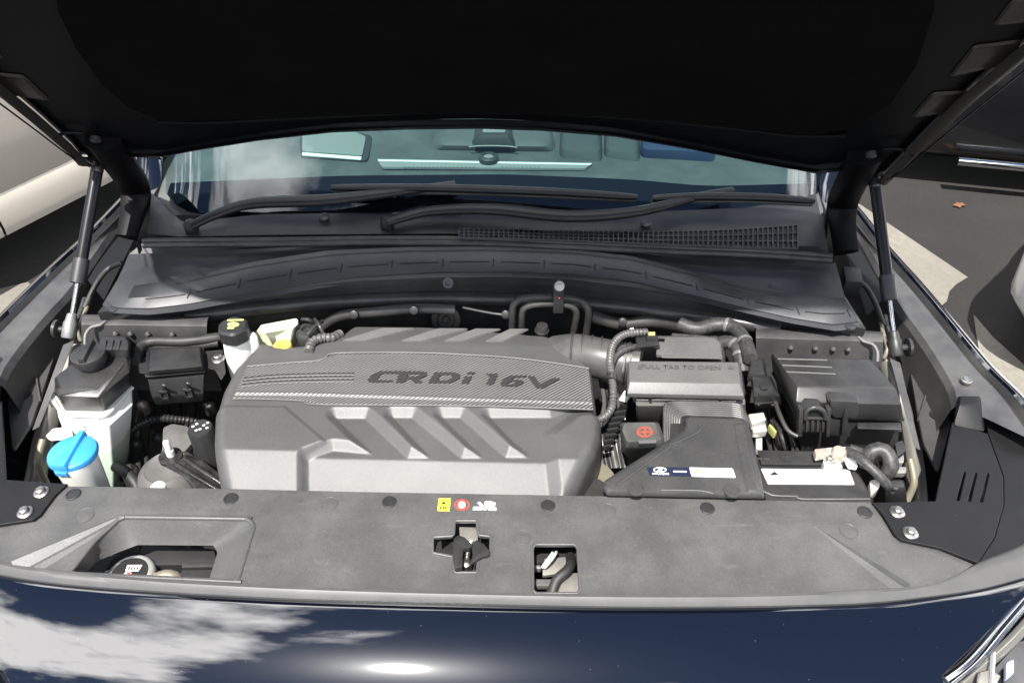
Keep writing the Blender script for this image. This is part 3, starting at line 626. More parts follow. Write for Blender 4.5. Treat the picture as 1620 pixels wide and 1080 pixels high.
# pillars
for sgn in (1, -1):
    fm = (lambda q: q) if sgn > 0 else mir
    e = base[-1] if sgn > 0 else Vector((-base[-1].x, base[-1].y, base[-1].z)) ; e = Vector((abs(base[-1].x), base[-1].y, base[-1].z))
    rows = []
    for t in (0, .2, .5, 1):
        q = e+Vector((.10*t, .62*t, .36*t)); rows.append(fm([q+Vector((-.005, 0, .004)), q+Vector((.02, -.01, .02)), q+Vector((.05, .0, .01)), q+Vector((.07, .04, -.03))]))
    rows.insert(0, fm([e+Vector((-.01, -.05, -.03)), e+Vector((.02, -.07, -.03)), e+Vector((.05, -.06, -.04)), e+Vector((.07, -.02, -.06))]))
    pil = grid('windscreen_pillar', rows, NAVY, car, ang=60, thick=.004)
    grid('pillar_trim', [fm([e+Vector((.10*t-.004, .62*t+.006, .36*t+.014)), e+Vector((.10*t+.008, .62*t, .36*t+.022))]) for t in (.03, .2, .5, 1)], DASHL, pil)
    # near-black sheet painted in for the shade between wing and cowl
    grid('hinge_gap_shade', [fm(PP([(1300, 300), (1345, 330), (1372, 400), (1400, 470)], .0)), fm(PP([(1290, 310), (1320, 350), (1345, 420), (1372, 500)], -.02))], PLD, car)
    se = fm(PP([(1292, 296), (1306, 330), (1314, 370), (1320, 408)], .095)); grid('scuttle_end', [se, [p+Vector((sgn*.006, 0, -.06)) for p in se], [p+Vector((sgn*.006, 0, -.25)) for p in se]], COWL, car)
    prism('hinge_block', [(1334, 420), (1362, 424), (1366, 446), (1338, 444)] if sgn > 0 else [(205, 396), (232, 392), (226, 415), (196, 418)], .05, .04, PLD, car, bev=.003)

# ---- interior seen through the glass
dz_ = .09
dash = grid('dashboard', [[Vector((x, y+.03*(1-(x/.7)**2), B+z)) for x in np.linspace(-.72, .72, 30)] for y, z in ((1.36, .06), (1.40, .085), (1.5, .10), (1.62, .105), (1.76, .11), (1.9, .08), (1.95, -.1))], DASH, car, ang=60)
prism('dash_base_panel', [(268, 292), (400, 285), (546, 280), (800, 279), (1000, 286), (1290, 296), (1290, 340), (268, 340)], .09, .01, DASHD, dash, bev=0)
SOFT = mat('dash_soft_grey', (.075, .08, .08), .6); SOFT2 = mat('dash_soft_light', (.13, .135, .132), .6); VENT = mat('dash_vent_pale', (.2, .205, .2), .55)
hud = prism('head_up_panel_frame', rpoly([(474, 206), (560, 207), (590, 214), (582, 254), (474, 247)], 7), .106, .012, DASHD, dash, bev=.003)
prism('head_up_panel', rpoly([(478, 204), (556, 206), (579, 216), (573, 246), (478, 239)], 3), .1085, .003, VENT, hud, bev=.001)
prism('head_up_panel_sill', [(478, 241), (572, 248), (571, 252), (478, 244.5)], .109, .003, WPR, hud, bev=.0005)
dv_ = prism('defroster_strip', rpoly([(596, 251), (938, 257.5), (926, 266), (604, 264)], 3), .106, .006, VENT, dash, bev=.002)
prism('defroster_lip', [(598, 252.5), (936, 258.8), (934, 260.6), (599, 254.5)], .1066, .001, WPR, dv_, bev=0)
for k in range(34):
    x = 640+k*6.4
    if 752 < x < 792: continue
    flat('defroster_slot', [(x, 263.4), (x+2, 263.5), (x+2, 265), (x, 264.9)], .1064, SOFT, dv_)
ss = turned('sun_sensor', P(773, 256, .104), [(.022, -.002), (.022, .012), (.018, .016), (.014, .0165), (.012, .012), (.001, .012)], DASHD, dash, n=28)
turned('sensor_lens', P(773, 256, .104), [(.0115, .0122), (.008, .0135), (.001, .014)], VENT, ss, n=20)
hump_ = stack('centre_hump', [(rpoly([(716, 170), (842, 170), (852, 218), (704, 216)], 12), .128), (rpoly([(700, 166), (860, 166), (872, 232), (692, 230)], 14), .118), (rpoly([(690, 166), (868, 166), (884, 242), (680, 239)], 14), .100)], SOFT, dash, bev=.008)
sc2 = stack('centre_screen', [(rpoly([(762, 186), (800, 186), (806, 214), (756, 214)], 5), .145), (rpoly([(750, 186), (810, 186), (816, 232), (746, 231)], 6), .122)], DASHD, hump_, bev=.004)
prism('centre_screen_top', rpoly([(766, 190), (798, 190), (800, 209), (763, 209)], 3), .1462, .002, VENT, sc2, bev=.0005)
tube('centre_screen_trim', [P(742, 233, .121), P(752, 231.5, .123), P(780, 231, .124), P(808, 232, .123), P(818, 234, .121)], .0018, VENT, sc2)
tube('steering_wheel_rim', [Q(640+45*math.cos(a), 190+32*math.sin(a), 1.72) for a in np.linspace(-1, 4, 24)], .014, PLD, car)
for k, (x0, x1, mt, z) in enumerate([(888, 950, SEAT, .13), (958, 1010, SEAT, .13), (1016, 1128, BLUES, .135), (1135, 1215, BLUES, .12)]):
    st = stack('seat_back', [(rpoly([(x0+10, 165), (x1-10, 166), (x1-4, 222), (x0+4, 219)], 9), z), (rpoly([(x0+2, 165), (x1-2, 166), (x1, 240), (x0, 236)], 9), z-.01), (rpoly([(x0-2, 165), (x1+2, 166), (x1+4, 258), (x0-4, 251)], 9), .1)], mt, car, bev=.006)
    st['label'] = ['dark seat shape beside the centre hump', 'second dark seat shape right of the first', 'blue seat shape behind the glass', 'blue shape at the far right of the cabin'][k]

# ---- wipers
for k, (arm, blade, lab) in enumerate([
    ([(300, 358), (330, 345), (390, 324), (410, 321)], None, 'wiper_arm'),
]): pass
WIP = mat('wiper_black', (.005, .005, .006), .45, dust=.3, dustcol=(.02, .02, .02), spec=.3)
def wiper(pivot, arm, blade0, blade1, nm):
    base_ = turned(nm, P(*pivot, .115), [(.013, -.01), (.013, .006), (.008, .012), (.002, .013)], WIP, car, n=18)
    pts = [P(x, y, z) for x, y, z in arm]
    tube('arm_bar', pts, .011, WIP, base_, flat=.6, rfun=lambda t: 1.0+.45*math.sin(math.pi*min(1, t*1.15)), seg=12)
    A, Bq = P(*blade0), P(*blade1)
    tube('wiper_blade', [A, A.lerp(Bq, .3)+Vector((0, 0, .006)), A.lerp(Bq, .7)+Vector((0, 0, .006)), Bq], .0105, WIP, base_, flat=.7, rfun=lambda t: .6+.4*math.sin(math.pi*min(1, max(0, t)))**.4)
    tube('blade_rubber', [A-Vector((0, -.004, .01)), A.lerp(Bq, .5)-Vector((0, -.004, .006)), Bq-Vector((0, -.004, .01))], .004, RUB, base_)
    return base_
wiper((302, 358), [(302, 358, .122), (340, 340, .13), (400, 322, .138), (520, 316, .145), (640, 302, .15), (720, 292, .152)], (524, 297, .150), (1008, 312, .150), 'wiper')
wiper((612, 352), [(612, 352, .122), (680, 334, .132), (780, 331, .14), (900, 342, .14), (1010, 334, .145), (1100, 312, .150), (1160, 302, .152)], (1032, 314, .148), (1288, 318, .145), 'wiper')

# ---- bonnet
NB = 26
rear_l = [(124, 262), (150, 262), (163, 245), (240, 249), (300, 238), (400, 222), (520, 209), (640, 205), (760, 204), (860, 207), (980, 216), (1100, 236), (1200, 256), (1300, 274), (1352, 268), (1366, 292), (1402, 293)]
rear = [HP(*q) for q in rear_l]
FR = [(.73, .06), (.716, .18), (.703, .33), (.697, .5), (.69, .65), (.675, .76), (.63, .83), (.52, .875), (.35, .905), (.16, .92)]
def front_corner(): return [HS(x, s_) for x, s_ in FR+[(0, .94)]+[(-x, s_) for x, s_ in reversed(FR)]]
outl = rear+front_corner()
def inset(ring, k, off): 
    c = sum(ring, Vector())/len(ring); o_ = []
    for p in ring:
        d = p-c; d.normalize(); q = p-d*k; o_.append(q+HN*off)
    return o_
def fill_cap(bm, ring):                  # triangulated cap with interior points so the crown is followed
    vs = [bm.verts.new(p) for p in ring]; es = [bm.edges.new((vs[i], vs[(i+1) % len(vs)])) for i in range(len(vs))]
    bmesh.ops.triangle_fill(bm, edges=es, use_beauty=True)
bm = bmesh.new(); loft(bm, [inset(outl, .03, -.004), inset(outl, .012, -.004), inset(outl, .003, -.001), outl, inset(outl, -.001, .008), inset(outl, .006, .016)], False, False)
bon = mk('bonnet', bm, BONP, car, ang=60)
def bonnet_sheet(name, ring, off, mtl, parent, thick=0, nx=44, ns=40):
    """sheet following the crowned bonnet inside ring (x, s pairs)"""
    poly = [(p.x, (p-HO).dot(HD)) for p in ring]
    bm = bmesh.new(); pts = [bm.verts.new(HS(x, s_, off)) for x, s_ in poly]
    es = [bm.edges.new((pts[i], pts[(i+1) % len(pts)])) for i in range(len(pts))]
    r_ = bmesh.ops.triangle_fill(bm, edges=es, use_beauty=True)
    for k in range(1, 24):
        xk = -.75+1.5*k/24
        bmesh.ops.bisect_plane(bm, geom=bm.verts[:]+bm.edges[:]+bm.faces[:], plane_co=(xk, 0, 0), plane_no=(1, 0, 0))
    for v in bm.verts:
        s_ = (v.co-HO).dot(HD); v.co = HS(v.co.x, s_, off)
    if thick: bmesh.ops.recalc_face_normals(bm, faces=bm.faces); bmesh.ops.solidify(bm, geom=bm.faces[:], thickness=thick)
    return mk(name, bm, mtl, parent, ang=50)
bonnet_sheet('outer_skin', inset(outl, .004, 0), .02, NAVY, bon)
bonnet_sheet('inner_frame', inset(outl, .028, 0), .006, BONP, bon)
pad = [(80, -260), (92, 0), (120, 60), (160, 118), (205, 158), (262, 180), (420, 176), (640, 168), (780, 167), (960, 172), (1120, 186), (1280, 202), (1350, 190), (1410, 150), (1450, 90), (1478, 0), (1490, -260)]
padr = [HP(*q, -.004) for q in pad]
pr_ = [p for p in padr]
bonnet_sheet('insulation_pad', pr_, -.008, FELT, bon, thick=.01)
tube('frame_bead', [HP(x, y, -.003) for x, y in [(250, 190), (330, 191), (480, 184), (640, 176), (780, 175), (900, 178), (1040, 188), (1160, 201), (1260, 212), (1340, 212)]], .009, BONP, bon, flat=.5)
for q in [(430, 182), (765, 165), (1010, 178), (770, 42), (370, 168), (1290, 200), (138, 78), (1402, 108)]:
    turned('pad_clip', HP(*q, -.012), [(.011, -.002), (.011, .002), (.006, .004)], PLD, bon, n=16, ax=-HN)
for pk in [[(1440, 186), (1475, 146), (1552, 142), (1520, 176)], [(1500, 122), (1540, 72), (1618, 62), (1600, 100)], [(1570, 40), (1600, 0), (1680, -10), (1660, 30)]]:
    for sgn in (1, -1):
        fm = (lambda q: q) if sgn > 0 else mir
        ring = fm([HP(*q, .0045) for q in rpoly(pk, 8)]); c = sum(ring, Vector())/len(ring)
        bm = bmesh.new(); loft(bm, [ring, [p.lerp(c, .1)-HN*.0025 for p in ring], [p.lerp(c, .25)-HN*.001 for p in ring]], False, True)
        mk('frame_pocket', bm, mat('pocket_bounce_tone', (.028, .025, .022), .35, coat=.2), bon, ang=50)  # light bounced off the ground is put into this brownish tone
for sgn in (1, -1):
    fm = (lambda q: q) if sgn > 0 else mir
    # dished corner with strut bracket
    ring = [(1408, 240), (1440, 240), (1440, 262), (1412, 285), (1384, 288), (1392, 262)]
    tube('bonnet_edge_bead', fm([HP(x, y, -.004) for x, y in [(1396, 289), (1425, 272), (1470, 234), (1540, 176), (1640, 96), (1760, 0)]]), .0014, BONP, bon)
    tube('corner_bead', fm([HP(x, y, -.004) for x, y in [(1398, 236), (1424, 236), (1444, 246)]]), .003, BONP, bon)
    for q in [(1354, 274), (1378, 245), (1360, 268)]: turned('hinge_bolt', fm([HP(*q, -.01)])[0], [(.009, -.004), (.009, .003), (.005, .005)], BMET, bon, n=10, ax=-HN)
    hg = tube('bonnet_hinge', fm([HP(1368, 246, .0), HP(1352, 276, .0), P(1334, 318, .13), P(1330, 360, .085), P(1334, 400, .05)]), .030, mat('hinge_black', (.002, .002, .0025), .5, spec=.12), car, seg=10, flat=.6)
    # gas strut
    a = fm([P(1385, 292, .215)])[0]; b = fm([P(1416, 546, .005)])[0]
    st = tube('gas_strut', [a, a.lerp(b, .3), a.lerp(b, .59)], .0105, mat('strut_black', (.006, .006, .008), .3, spec=.3), car, seg=18)
    turned('strut_collar', a.lerp(b, .57), [(.0135, 0), (.0138, .035), (.0138, .045), (.011, .046)], PLC, st, n=20, ax=(b-a))
    tube('strut_rod', [a.lerp(b, .6), a.lerp(b, .8), b], .0042, ROD, st, seg=12)
    turned('strut_end', a, [(.009, -.012), (.011, -.004), (.011, .01), (.009, .014)], BMET, st, n=16, ax=(a-b))
    turned('ball_socket', b, [(.0105, -.02), (.012, -.017), (.012, .008), (.010, .012), (.0085, .024), (.006, .026)], PLC if sgn > 0 else mat('worn_socket', (.25, .25, .25), .4, metal=.5, dust=.5, dscale=60), st, n=20, ax=(a-b))
    turned('ball_stud', b+Vector((.008*sgn, 0, -.006)), [(.006, 0), (.006, .014), (.017, .015), (.017, .02), (.008, .024)], BMET, st, n=20, ax=Vector((sgn, 0, .1)))
    # headlamp with chrome trim
    hl = tube('headlamp', fm([P(1672, 885, -.012), P(1634, 930, -.014), P(1580, 992, -.02), P(1533, 1045, -.028), P(1496, 1074, -.04)]), .006, mat('lamp_chrome', (.5, .5, .49), .2, metal=1), car, flat=.7)
    tube('lamp_trim', fm([P(1668, 902, -.006), P(1630, 947, -.010), P(1585, 1000, -.018), P(1545, 1048, -.028), P(1504, 1082, -.04)]), .005, MATS['lamp_chrome'], hl)
    tube('lamp_trim', fm([P(1676, 920, -.006), P(1644, 963, -.012), P(1600, 1013, -.02), P(1560, 1050, -.03), P(1512, 1092, -.045)]), .007, mat('lamp_tube', (.2, .195, .175), .12, metal=.5), hl)
    curve_plate('lamp_lens', fm(PP([(1700, 950), (1640, 985), (1580, 1050), (1530, 1100), (1540, 1250), (1760, 1250)], -.028)), [], DCAR, hl, thick=.004, bev=.001)
    bar('lamp_fin', fm([P(1571, 1034, -.014)])[0], fm([P(1568, 1084, -.014)])[0], .002, .012, WPR, hl)
    prism('lamp_projector', [(1550, 1062), (1566, 1058), (1584, 1068), (1570, 1095), (1546, 1090)] if sgn > 0 else [(-90, 1062), (-80, 1058), (-60, 1068), (-70, 1095), (-100, 1090)], -.018, .008, CAST, hl, bev=.002)
    prism('lamp_projector', rpoly([(1592, 1048), (1604, 1042), (1604, 1064), (1592, 1074)], 4) if sgn > 0 else rpoly([(-130, 1062), (-110, 1058), (-110, 1078), (-130, 1090)], 4), -.016, .008, mat('lamp_pale_blue', (.4, .45, .62), .3), hl, bev=.002)
tube('grille_trim', [P(-60, 1030, -.05), P(0, 1053, -.052), P(60, 1071, -.055), P(140, 1096, -.06)], .006, CHROME, car)

# ================================================================== engine cover (moulded shell as one relief surface)
ZC = .0
OUT = [(557, 510), (690, 510), (712, 514), (800, 519), (868, 529), (905, 552), (928, 572), (937, 584), (943, 640), (952, 668), (952, 692), (944, 718), (902, 790), (880, 830),
       (370, 820), (345, 775), (338, 705), (340, 662), (352, 622), (370, 588), (396, 561), (413, 543), (424, 547), (455, 552), (500, 548), (534, 535), (546, 520)]
DECK = [(330, 560), (560, 500), (950, 540), (960, 650), (940, 652), (905, 651), (872, 664), (775, 664), (838, 727), (800, 727), (728, 664), (700, 664), (766, 728), (730, 728), (652, 664), (622, 664), (683, 728), (645, 728), (578, 665), (532, 665), (592, 722), (528, 716), (488, 730), (480, 830), (300, 830)]
HEX = [(300, 652), (455, 654), (520, 710), (484, 727), (476, 830), (300, 830)]
RPAD = [(908, 655), (1000, 640), (1000, 830), (880, 830), (862, 735), (858, 690)]
def w2(pts, z=ZC): return np.array([[p.x, p.y] for p in PP(pts, z)])
def sdf(X, Y, poly):
    d = np.full(X.shape, 1e9); ins = np.zeros(X.shape, bool); n = len(poly)
    for i in range(n):
        ax, ay = poly[i-1]; bx, by = poly[i]; ex, ey = bx-ax, by-ay; wx, wy = X-ax, Y-ay
        t = np.clip((wx*ex+wy*ey)/(ex*ex+ey*ey), 0, 1); d = np.minimum(d, (wx-t*ex)**2+(wy-t*ey)**2)
        c = ((ay > Y) != (by > Y)) & (X < (bx-ax)*(Y-ay)/(by-ay+1e-12)+ax); ins ^= c
    return np.where(ins, -1, 1)*np.sqrt(d)
def sm(t): t = np.clip(t, 0, 1); return t*t*(3-2*t)
outp = w2(OUT); x0, y0 = outp.min(0)-.014; x1, y1 = outp.max(0)+.014; st_ = .0016
xs = np.arange(x0, x1, st_); ys = np.arange(max(y0, .655), y1, st_); X, Y = np.meshgrid(xs, ys)
D = sdf(X, Y, outp)
yf = P(640, 730, 0).y; yb0 = P(700, 556, 0).y; yb1 = P(700, 512, 0).y
Zh = np.full(X.shape, .004)
def ramp(d, w): return 1-np.clip((d+w)/w, 0, 1)       # 1 deep inside, falling linearly to 0 at the outline
deck = ramp(sdf(X, Y, w2(DECK)), .0145); Zh += .0125*deck
hexp = ramp(sdf(X, Y, w2(HEX)), .005); Zh += .0035*hexp
Zh = np.maximum(Zh, .004+.011*ramp(sdf(X, Y, w2(RPAD)), .02))
bend = np.clip((yf-Y)/.09, 0, 1); Zh -= .042*bend                              # front brow
back = np.clip((Y-yb0)/(yb1-yb0), 0, 1); Zh -= .018*back**1.3                     # rear falls away
HEXG = sdf(X, Y, w2([(470, 662), (528, 711), (489, 730), (482, 800)])); 
edge_drop = np.clip((D+.022)/.022, 0, 1); Zh -= .022*edge_drop**2.2
Zh -= np.where(D > 0, np.clip(D/.008, 0, 1)*.13, 0)
for _ in range(2):
    Zp = np.pad(Zh, 1, mode='edge'); Zh = (Zp[1:-1, 1:-1]*4+Zp[:-2, 1:-1]+Zp[2:, 1:-1]+Zp[1:-1, :-2]+Zp[1:-1, 2:])/8
keep = D < .009; idx = -np.ones(X.shape, int); verts = []; faces = []
kk = keep[:-1, :-1] & keep[1:, :-1] & keep[:-1, 1:] & keep[1:, 1:]
used = np.zeros(X.shape, bool); used[:-1, :-1] |= kk; used[1:, :-1] |= kk; used[:-1, 1:] |= kk; used[1:, 1:] |= kk
idx[used] = np.arange(used.sum()); verts = np.stack([X[used], Y[used], Zh[used]+B], 1)
jj, ii = np.nonzero(kk); faces = np.stack([idx[jj, ii], idx[jj, ii+1], idx[jj+1, ii+1], idx[jj+1, ii]], 1)
me = bpy.data.meshes.new('engine_cover'); me.from_pydata(verts.tolist(), [], faces.tolist())
ec = thing('engine_cover', 'large grey plastic engine cover with slanted fins and a carbon-look band', 'engine cover', P(645, 650, -.15))
mesh_obj('cover_shell', me, GREY, ec, ang=85)
for k, (b0, t0_, wb, wt) in enumerate([(543, 605, 36, 50), (635, 694, 34, 46), (702, 752, 30, 40), (768, 806, 28, 30)]):
    def sp_(x, y, lift):
        p = P(x, y, ZC); bk_ = min(1, max(0, (p.y-yb0)/(yb1-yb0))); return Vector((p.x, p.y, B+.0165-.018*bk_**1.3+lift))
    bm = bmesh.new()
    loft(bm, [[sp_(b0+(t0_-b0)*u, 551-27*u, -.001), sp_(b0+(t0_-b0)*u+1, 551-27*u, .0026), sp_(b0+wb+(t0_+wt-b0-wb)*u-1, 551-27*u, .0026), sp_(b0+wb+(t0_+wt-b0-wb)*u, 551-27*u, -.001)] for u in (0, .05, .25, .5, .75, 1)])
    mk('rear_rib', bm, mat('rib_lit_grey', (.12, .119, .115), .4, dust=.5, dustcol=(.17, .168, .16), dscale=20, grain=.4), ec, ang=30)  # lighter than the shell: the lit look of the ribs is in the colour
ZB = .0178
BAND = [(391, 581), (460, 575), (500, 572), (516, 566), (532, 560), (640, 559), (730, 562), (827, 569), (931, 584), (938, 646), (730, 640), (507, 638), (475, 632), (400, 629), (369, 629)]
band = plate('carbon_band', BAND, ZB+.0006, CARB, ec, thick=.0022, bev=.0006)
BAND2 = [(376, 618), (480, 619), (730, 627), (936, 633)]
rows = [[P(x, ry(BAND2, x), ZB+.0008) for x in np.linspace(374, 936, 50)], [P(x, ry(BAND2, x)+2.5, ZB+.0028) for x in np.linspace(374, 936, 50)], [P(x, ry(BAND2, x)+7, ZB+.0005) for x in np.linspace(372, 937, 50)]]
grid('band_ridge', rows, CARB, ec)
for k in range(3):
    yb = 591+k*5.2; tube('band_groove', [P(386-k*2, yb+7, ZB+.0012), P(430, yb+2.5, ZB+.0012), P(500, yb, ZB+.0012), P(560, yb-.5, ZB+.0012)], .0016, INK, ec, flat=.5)
    tube('band_rib', [P(386-k*2, yb+9.4, ZB+.0016), P(430, yb+4.6, ZB+.0016), P(500, yb+2.2, ZB+.0016), P(560, yb+1.6, ZB+.0016)], .0012, LGREY, ec, flat=.6)
ttop = [(391, 579.5), (460, 573.5), (500, 570.5), (516, 564.5), (532, 558.5), (640, 557.5), (730, 560.5), (827, 567.5), (932, 582.5)]
tube('band_rim', [P(x, y, ZB+.001) for x, y in ttop], .0016, LGREY, ec); 
tube('band_rim', [P(x, y, ZB+.0008) for x, y in [(369, 630.5), (400, 630.5), (475, 633.5), (507, 639.5), (730, 641.5), (938, 647.5)]], .0013, LGREY, ec)
# lettering CRDi 16V
def lp_(pts): return [P(560+x/4.765, 570+y/4.765, ZB+.0035) for x, y in pts]
for outer, holes in [
    ([(335, 80), (200, 80), (160, 90), (130, 112), (104, 145), (112, 156), (150, 160), (285, 158), (296, 148), (190, 148), (172, 142), (196, 108), (222, 93), (325, 93)], []),
    ([(345, 80), (520, 82), (552, 92), (545, 112), (515, 126), (480, 132), (515, 162), (462, 164), (425, 134), (400, 134), (380, 162), (318, 162)], [[(408, 95), (398, 122), (472, 121), (494, 109), (490, 97)]]),
    ([(610, 88), (760, 90), (800, 104), (795, 128), (765, 152), (720, 164), (560, 164)], [[(655, 102), (628, 150), (705, 150), (735, 130), (748, 110), (735, 102)]]),
    ([(836, 119), (890, 120), (862, 170), (810, 168)], []), ([(864, 84), (911, 88), (902, 99), (854, 96)], []),
    ([(1000, 98), (1085, 100), (1048, 178), (998, 176), (1030, 112), (1010, 106)], []),
    ([(1300, 112), (1180, 112), (1140, 130), (1105, 165), (1110, 184), (1150, 190), (1230, 190), (1270, 178), (1280, 158), (1262, 146), (1180, 144), (1210, 124), (1295, 122)], [[(1170, 156), (1215, 154), (1226, 164), (1212, 178), (1165, 180), (1150, 172)]]),
    ([(1312, 116), (1362, 120), (1400, 178), (1490, 132), (1548, 132), (1440, 204), (1375, 200)], [])]:
    curve_plate('letter', lp_(outer), [lp_(h) for h in holes], mat('letter_relief', (.024, .024, .024), .5, grain=.3), ec, thick=.001, bev=.0003)

# ================================================================== left side: tanks and caps
TW = mat('tank_wall_with_fluid', (.74, .75, .72), .4, sss=.2)
_n = TW.node_tree; _p = _n.nodes['Principled BSDF']; _src = _p.inputs['Base Color'].links[0].from_socket
_t = _n.nodes.new('ShaderNodeTexCoord'); _s = _n.nodes.new('ShaderNodeSeparateXYZ'); _n.links.new(_t.outputs['Object'], _s.inputs[0])
_r = _n.nodes.new('ShaderNodeMapRange'); _r.inputs[1].default_value = .150; _r.inputs[2].default_value = .142; _n.links.new(_s.outputs['Z'], _r.inputs[0])
_m = _n.nodes.new('ShaderNodeMix'); _m.data_type = 'RGBA'; _m.inputs[7].default_value = (.50, .60, .50, 1); _n.links.new(_r.outputs[0], _m.inputs[0]); _n.links.new(_src, _m.inputs[6]); _n.links.new(_m.outputs[2], _p.inputs['Base Color'])
ct = thing('coolant_tank', 'white coolant tank with a black plastic hood and twist cap', 'coolant tank', P(150, 650, -.25))
stack('tank_body', [([(86, 628), (104, 655), (166, 656), (208, 615), (207, 585), (150, 565), (88, 600)], -.034), ([(86, 628), (104, 655), (166, 656), (208, 615), (207, 585), (150, 565), (88, 600)], -.04),
      ([(92, 661), (110, 672), (172, 674), (210, 640), (208, 605), (150, 585), (96, 622)], -.05), ([(120, 735), (126, 742), (180, 745), (205, 700), (204, 680), (150, 660), (118, 700)], -.15), ([(134, 790), (136, 796), (180, 796), (200, 760), (200, 740), (150, 720), (132, 760)], -.24)], TW, ct, bev=.006, r=4)
stack('tank_hood', [([(96, 613), (155, 615), (196, 577), (200, 556), (170, 545), (120, 571), (90, 594)], .02), ([(88, 610), (93, 627), (157, 628), (204, 590), (207, 560), (172, 549), (122, 575), (88, 600)][:1]+[(93, 626), (157, 628), (205, 588), (207, 560), (170, 546)][:4]+[(120, 572), (86, 598)], .010),
      ([(86, 622), (103, 650), (165, 651), (208, 610), (208, 578), (150, 560), (86, 598)], -.034)], PL, ct, bev=.005, r=3)
tube('tank_seam', [P(*q, -.036) for q in [(84, 622), (86, 636), (104, 656), (135, 657), (166, 657), (190, 634), (210, 613)]], .0028, WHITE, ct)
twr = stack('hood_tower', [([(158, 541), (164, 532), (198, 533), (203, 541), (203, 553), (160, 553)], .045), ([(156, 541), (164, 530), (200, 531), (207, 541), (207, 580), (158, 578)], -.01)], PL, ct, bev=.003)
for k in range(3):
    x = 168+k*11; bar('tower_rib', P(x, 538, .047), P(x-3, 554, .044), .003, .004, PLC, twr)
cc = P(142, 566, .035)
cap = turned('tank_cap', cc, [(.02, -.03), (.0205, -.006), (.027, -.004), (.0285, .004), (.027, .010), (.022, .012), (.001, .0125)], PL, ct, n=40)
bm = bmesh.new(); d = (P(152, 548, .05)-P(136, 578, .05)).normalized(); n_ = Vector((-d.y, d.x, 0))
loft(bm, [[cc+d*s_*.026+n_*w_*.0045*k_+Vector((0, 0, h_)) for s_, w_, h_, k_ in ((-1, -1, .008, 1.4), (-1, 1, .008, 1.4), (1, 1, .008, 1.4), (1, -1, .008, 1.4))], [cc+d*s_*.025+n_*w_*.0045+Vector((0, 0, h_)) for s_, w_, h_ in ((-1, -1, .019), (-1, 1, .019), (1, 1, .021), (1, -1, .021))]])
mk('cap_grip', bm, PL, cap, bev=.0015)
tb = stack('mounting_tab', [([(72, 690), (82, 678), (112, 674), (116, 694), (80, 697)], -.06), ([(72, 690), (82, 678), (112, 674), (116, 694), (80, 697)], -.068)], WHITE, ct, r=3)
A = P(131, 676, -.0655)
for k in range(4): bar('level_mark', Q(133+(k % 2), 675+k*4.5, P(133, 676, -.05).y-.006), Q(136+(k % 2), 675.3+k*4.5, P(133, 676, -.05).y-.006), .0012, .0012, INK, ct, bev=0)
wf = thing('washer_filler', 'white washer filler neck with bright blue flip cap beside the coolant tank', 'washer filler', P(117, 735, -.25))
c = P(115, 716, .0)
turned('filler_neck', c+Vector((.002, -.004, 0)), [(.024, -.25), (.026, -.09), (.029, -.05), (.031, -.012), (.031, -.004)], WHITE, wf, n=30)
bc_ = turned('flip_cap', c, [(.029, -.010), (.034, -.008), (.0362, -.002), (.0345, .003), (.029, .006), (.001, .0075)], BLUE, wf, n=44)
d = (P(133, 697, 0)-P(100, 744, 0)).normalized(); n_ = Vector((-d.y, d.x, 0)); bm = bmesh.new()
loft(bm, [[c+d*.036+n_*.006+Vector((0, 0, .002)), c+d*.036-n_*.006+Vector((0, 0, .002)), c-d*.036-n_*.013+Vector((0, 0, .002)), c-d*.036+n_*.013+Vector((0, 0, .002))],
          [c+d*.036+n_*.004+Vector((0, 0, .013)), c+d*.036-n_*.004+Vector((0, 0, .013)), c-d*.035-n_*.010+Vector((0, 0, .012)), c-d*.035+n_*.010+Vector((0, 0, .012))]])
mk('cap_lever', bm, BLUE, bc_, bev=.002)
prism('cap_tab', rpoly([(84, 738), (106, 742), (105, 749), (86, 748)], 2), -.003, .007, BLUE, bc_, bev=.002)
hs = tube('overflow_hose', [P(182, 737, -.09), P(196, 744, -.09), P(208, 756, -.09), P(218, 772, -.1), P(222, 800, -.12)], .009, RUB); props(hs, 'short black rubber hose curving below the coolant tank', 'hose')

rb = thing('relay_box', 'small black relay box with two front clips beside the coolant tank', 'relay box', P(280, 610, -.12))
stack('box_lid', [([(238, 553), (316, 550), (318, 580), (236, 587)], .012), ([(234, 550), (319, 547), (323, 586), (231, 594)], -.008)], PL, rb, bev=.003, r=2)
stack('lid_flange', [([(230, 552), (322, 548), (326, 588), (229, 597)], -.006), ([(230, 552), (322, 548), (326, 588), (229, 597)], -.016)], PL, rb, bev=.002, r=3)
stack('box_body', [([(234, 556), (320, 552), (323, 594), (234, 602)], -.016), ([(236, 562), (320, 558), (322, 622), (240, 628)], -.05), ([(244, 600), (318, 596), (322, 634), (246, 640)], -.075)], PLC, rb, bev=.003, r=2)
for x, y in [(262, 611), (300, 608)]:
    cl = bar('clip_strap', P(x-1, y-4, -.012)+Vector((0, -.003, 0)), P(x-1, y+6, -.05)+Vector((0, -.003, 0)), .006, .004, PLC, rb, upv=Vector((0, 1, 0)))
    bm = bmesh.new(); c = P(x, y+10, -.045)+Vector((0, -.006, 0))
    for a_, b_ in (((-.007, .008), (.007, .008)), ((-.007, -.008), (.007, -.008)), ((-.006, -.008), (-.006, .008)), ((.006, -.008), (.006, .008))):
        bar('', c+Vector((a_[0], 0, a_[1])), c+Vector((b_[0], 0, b_[1])), .003, .004, PLC, bm=bm, upv=Vector((0, 1, 0)))
    mk('clip_loop', bm, PLC, cl)
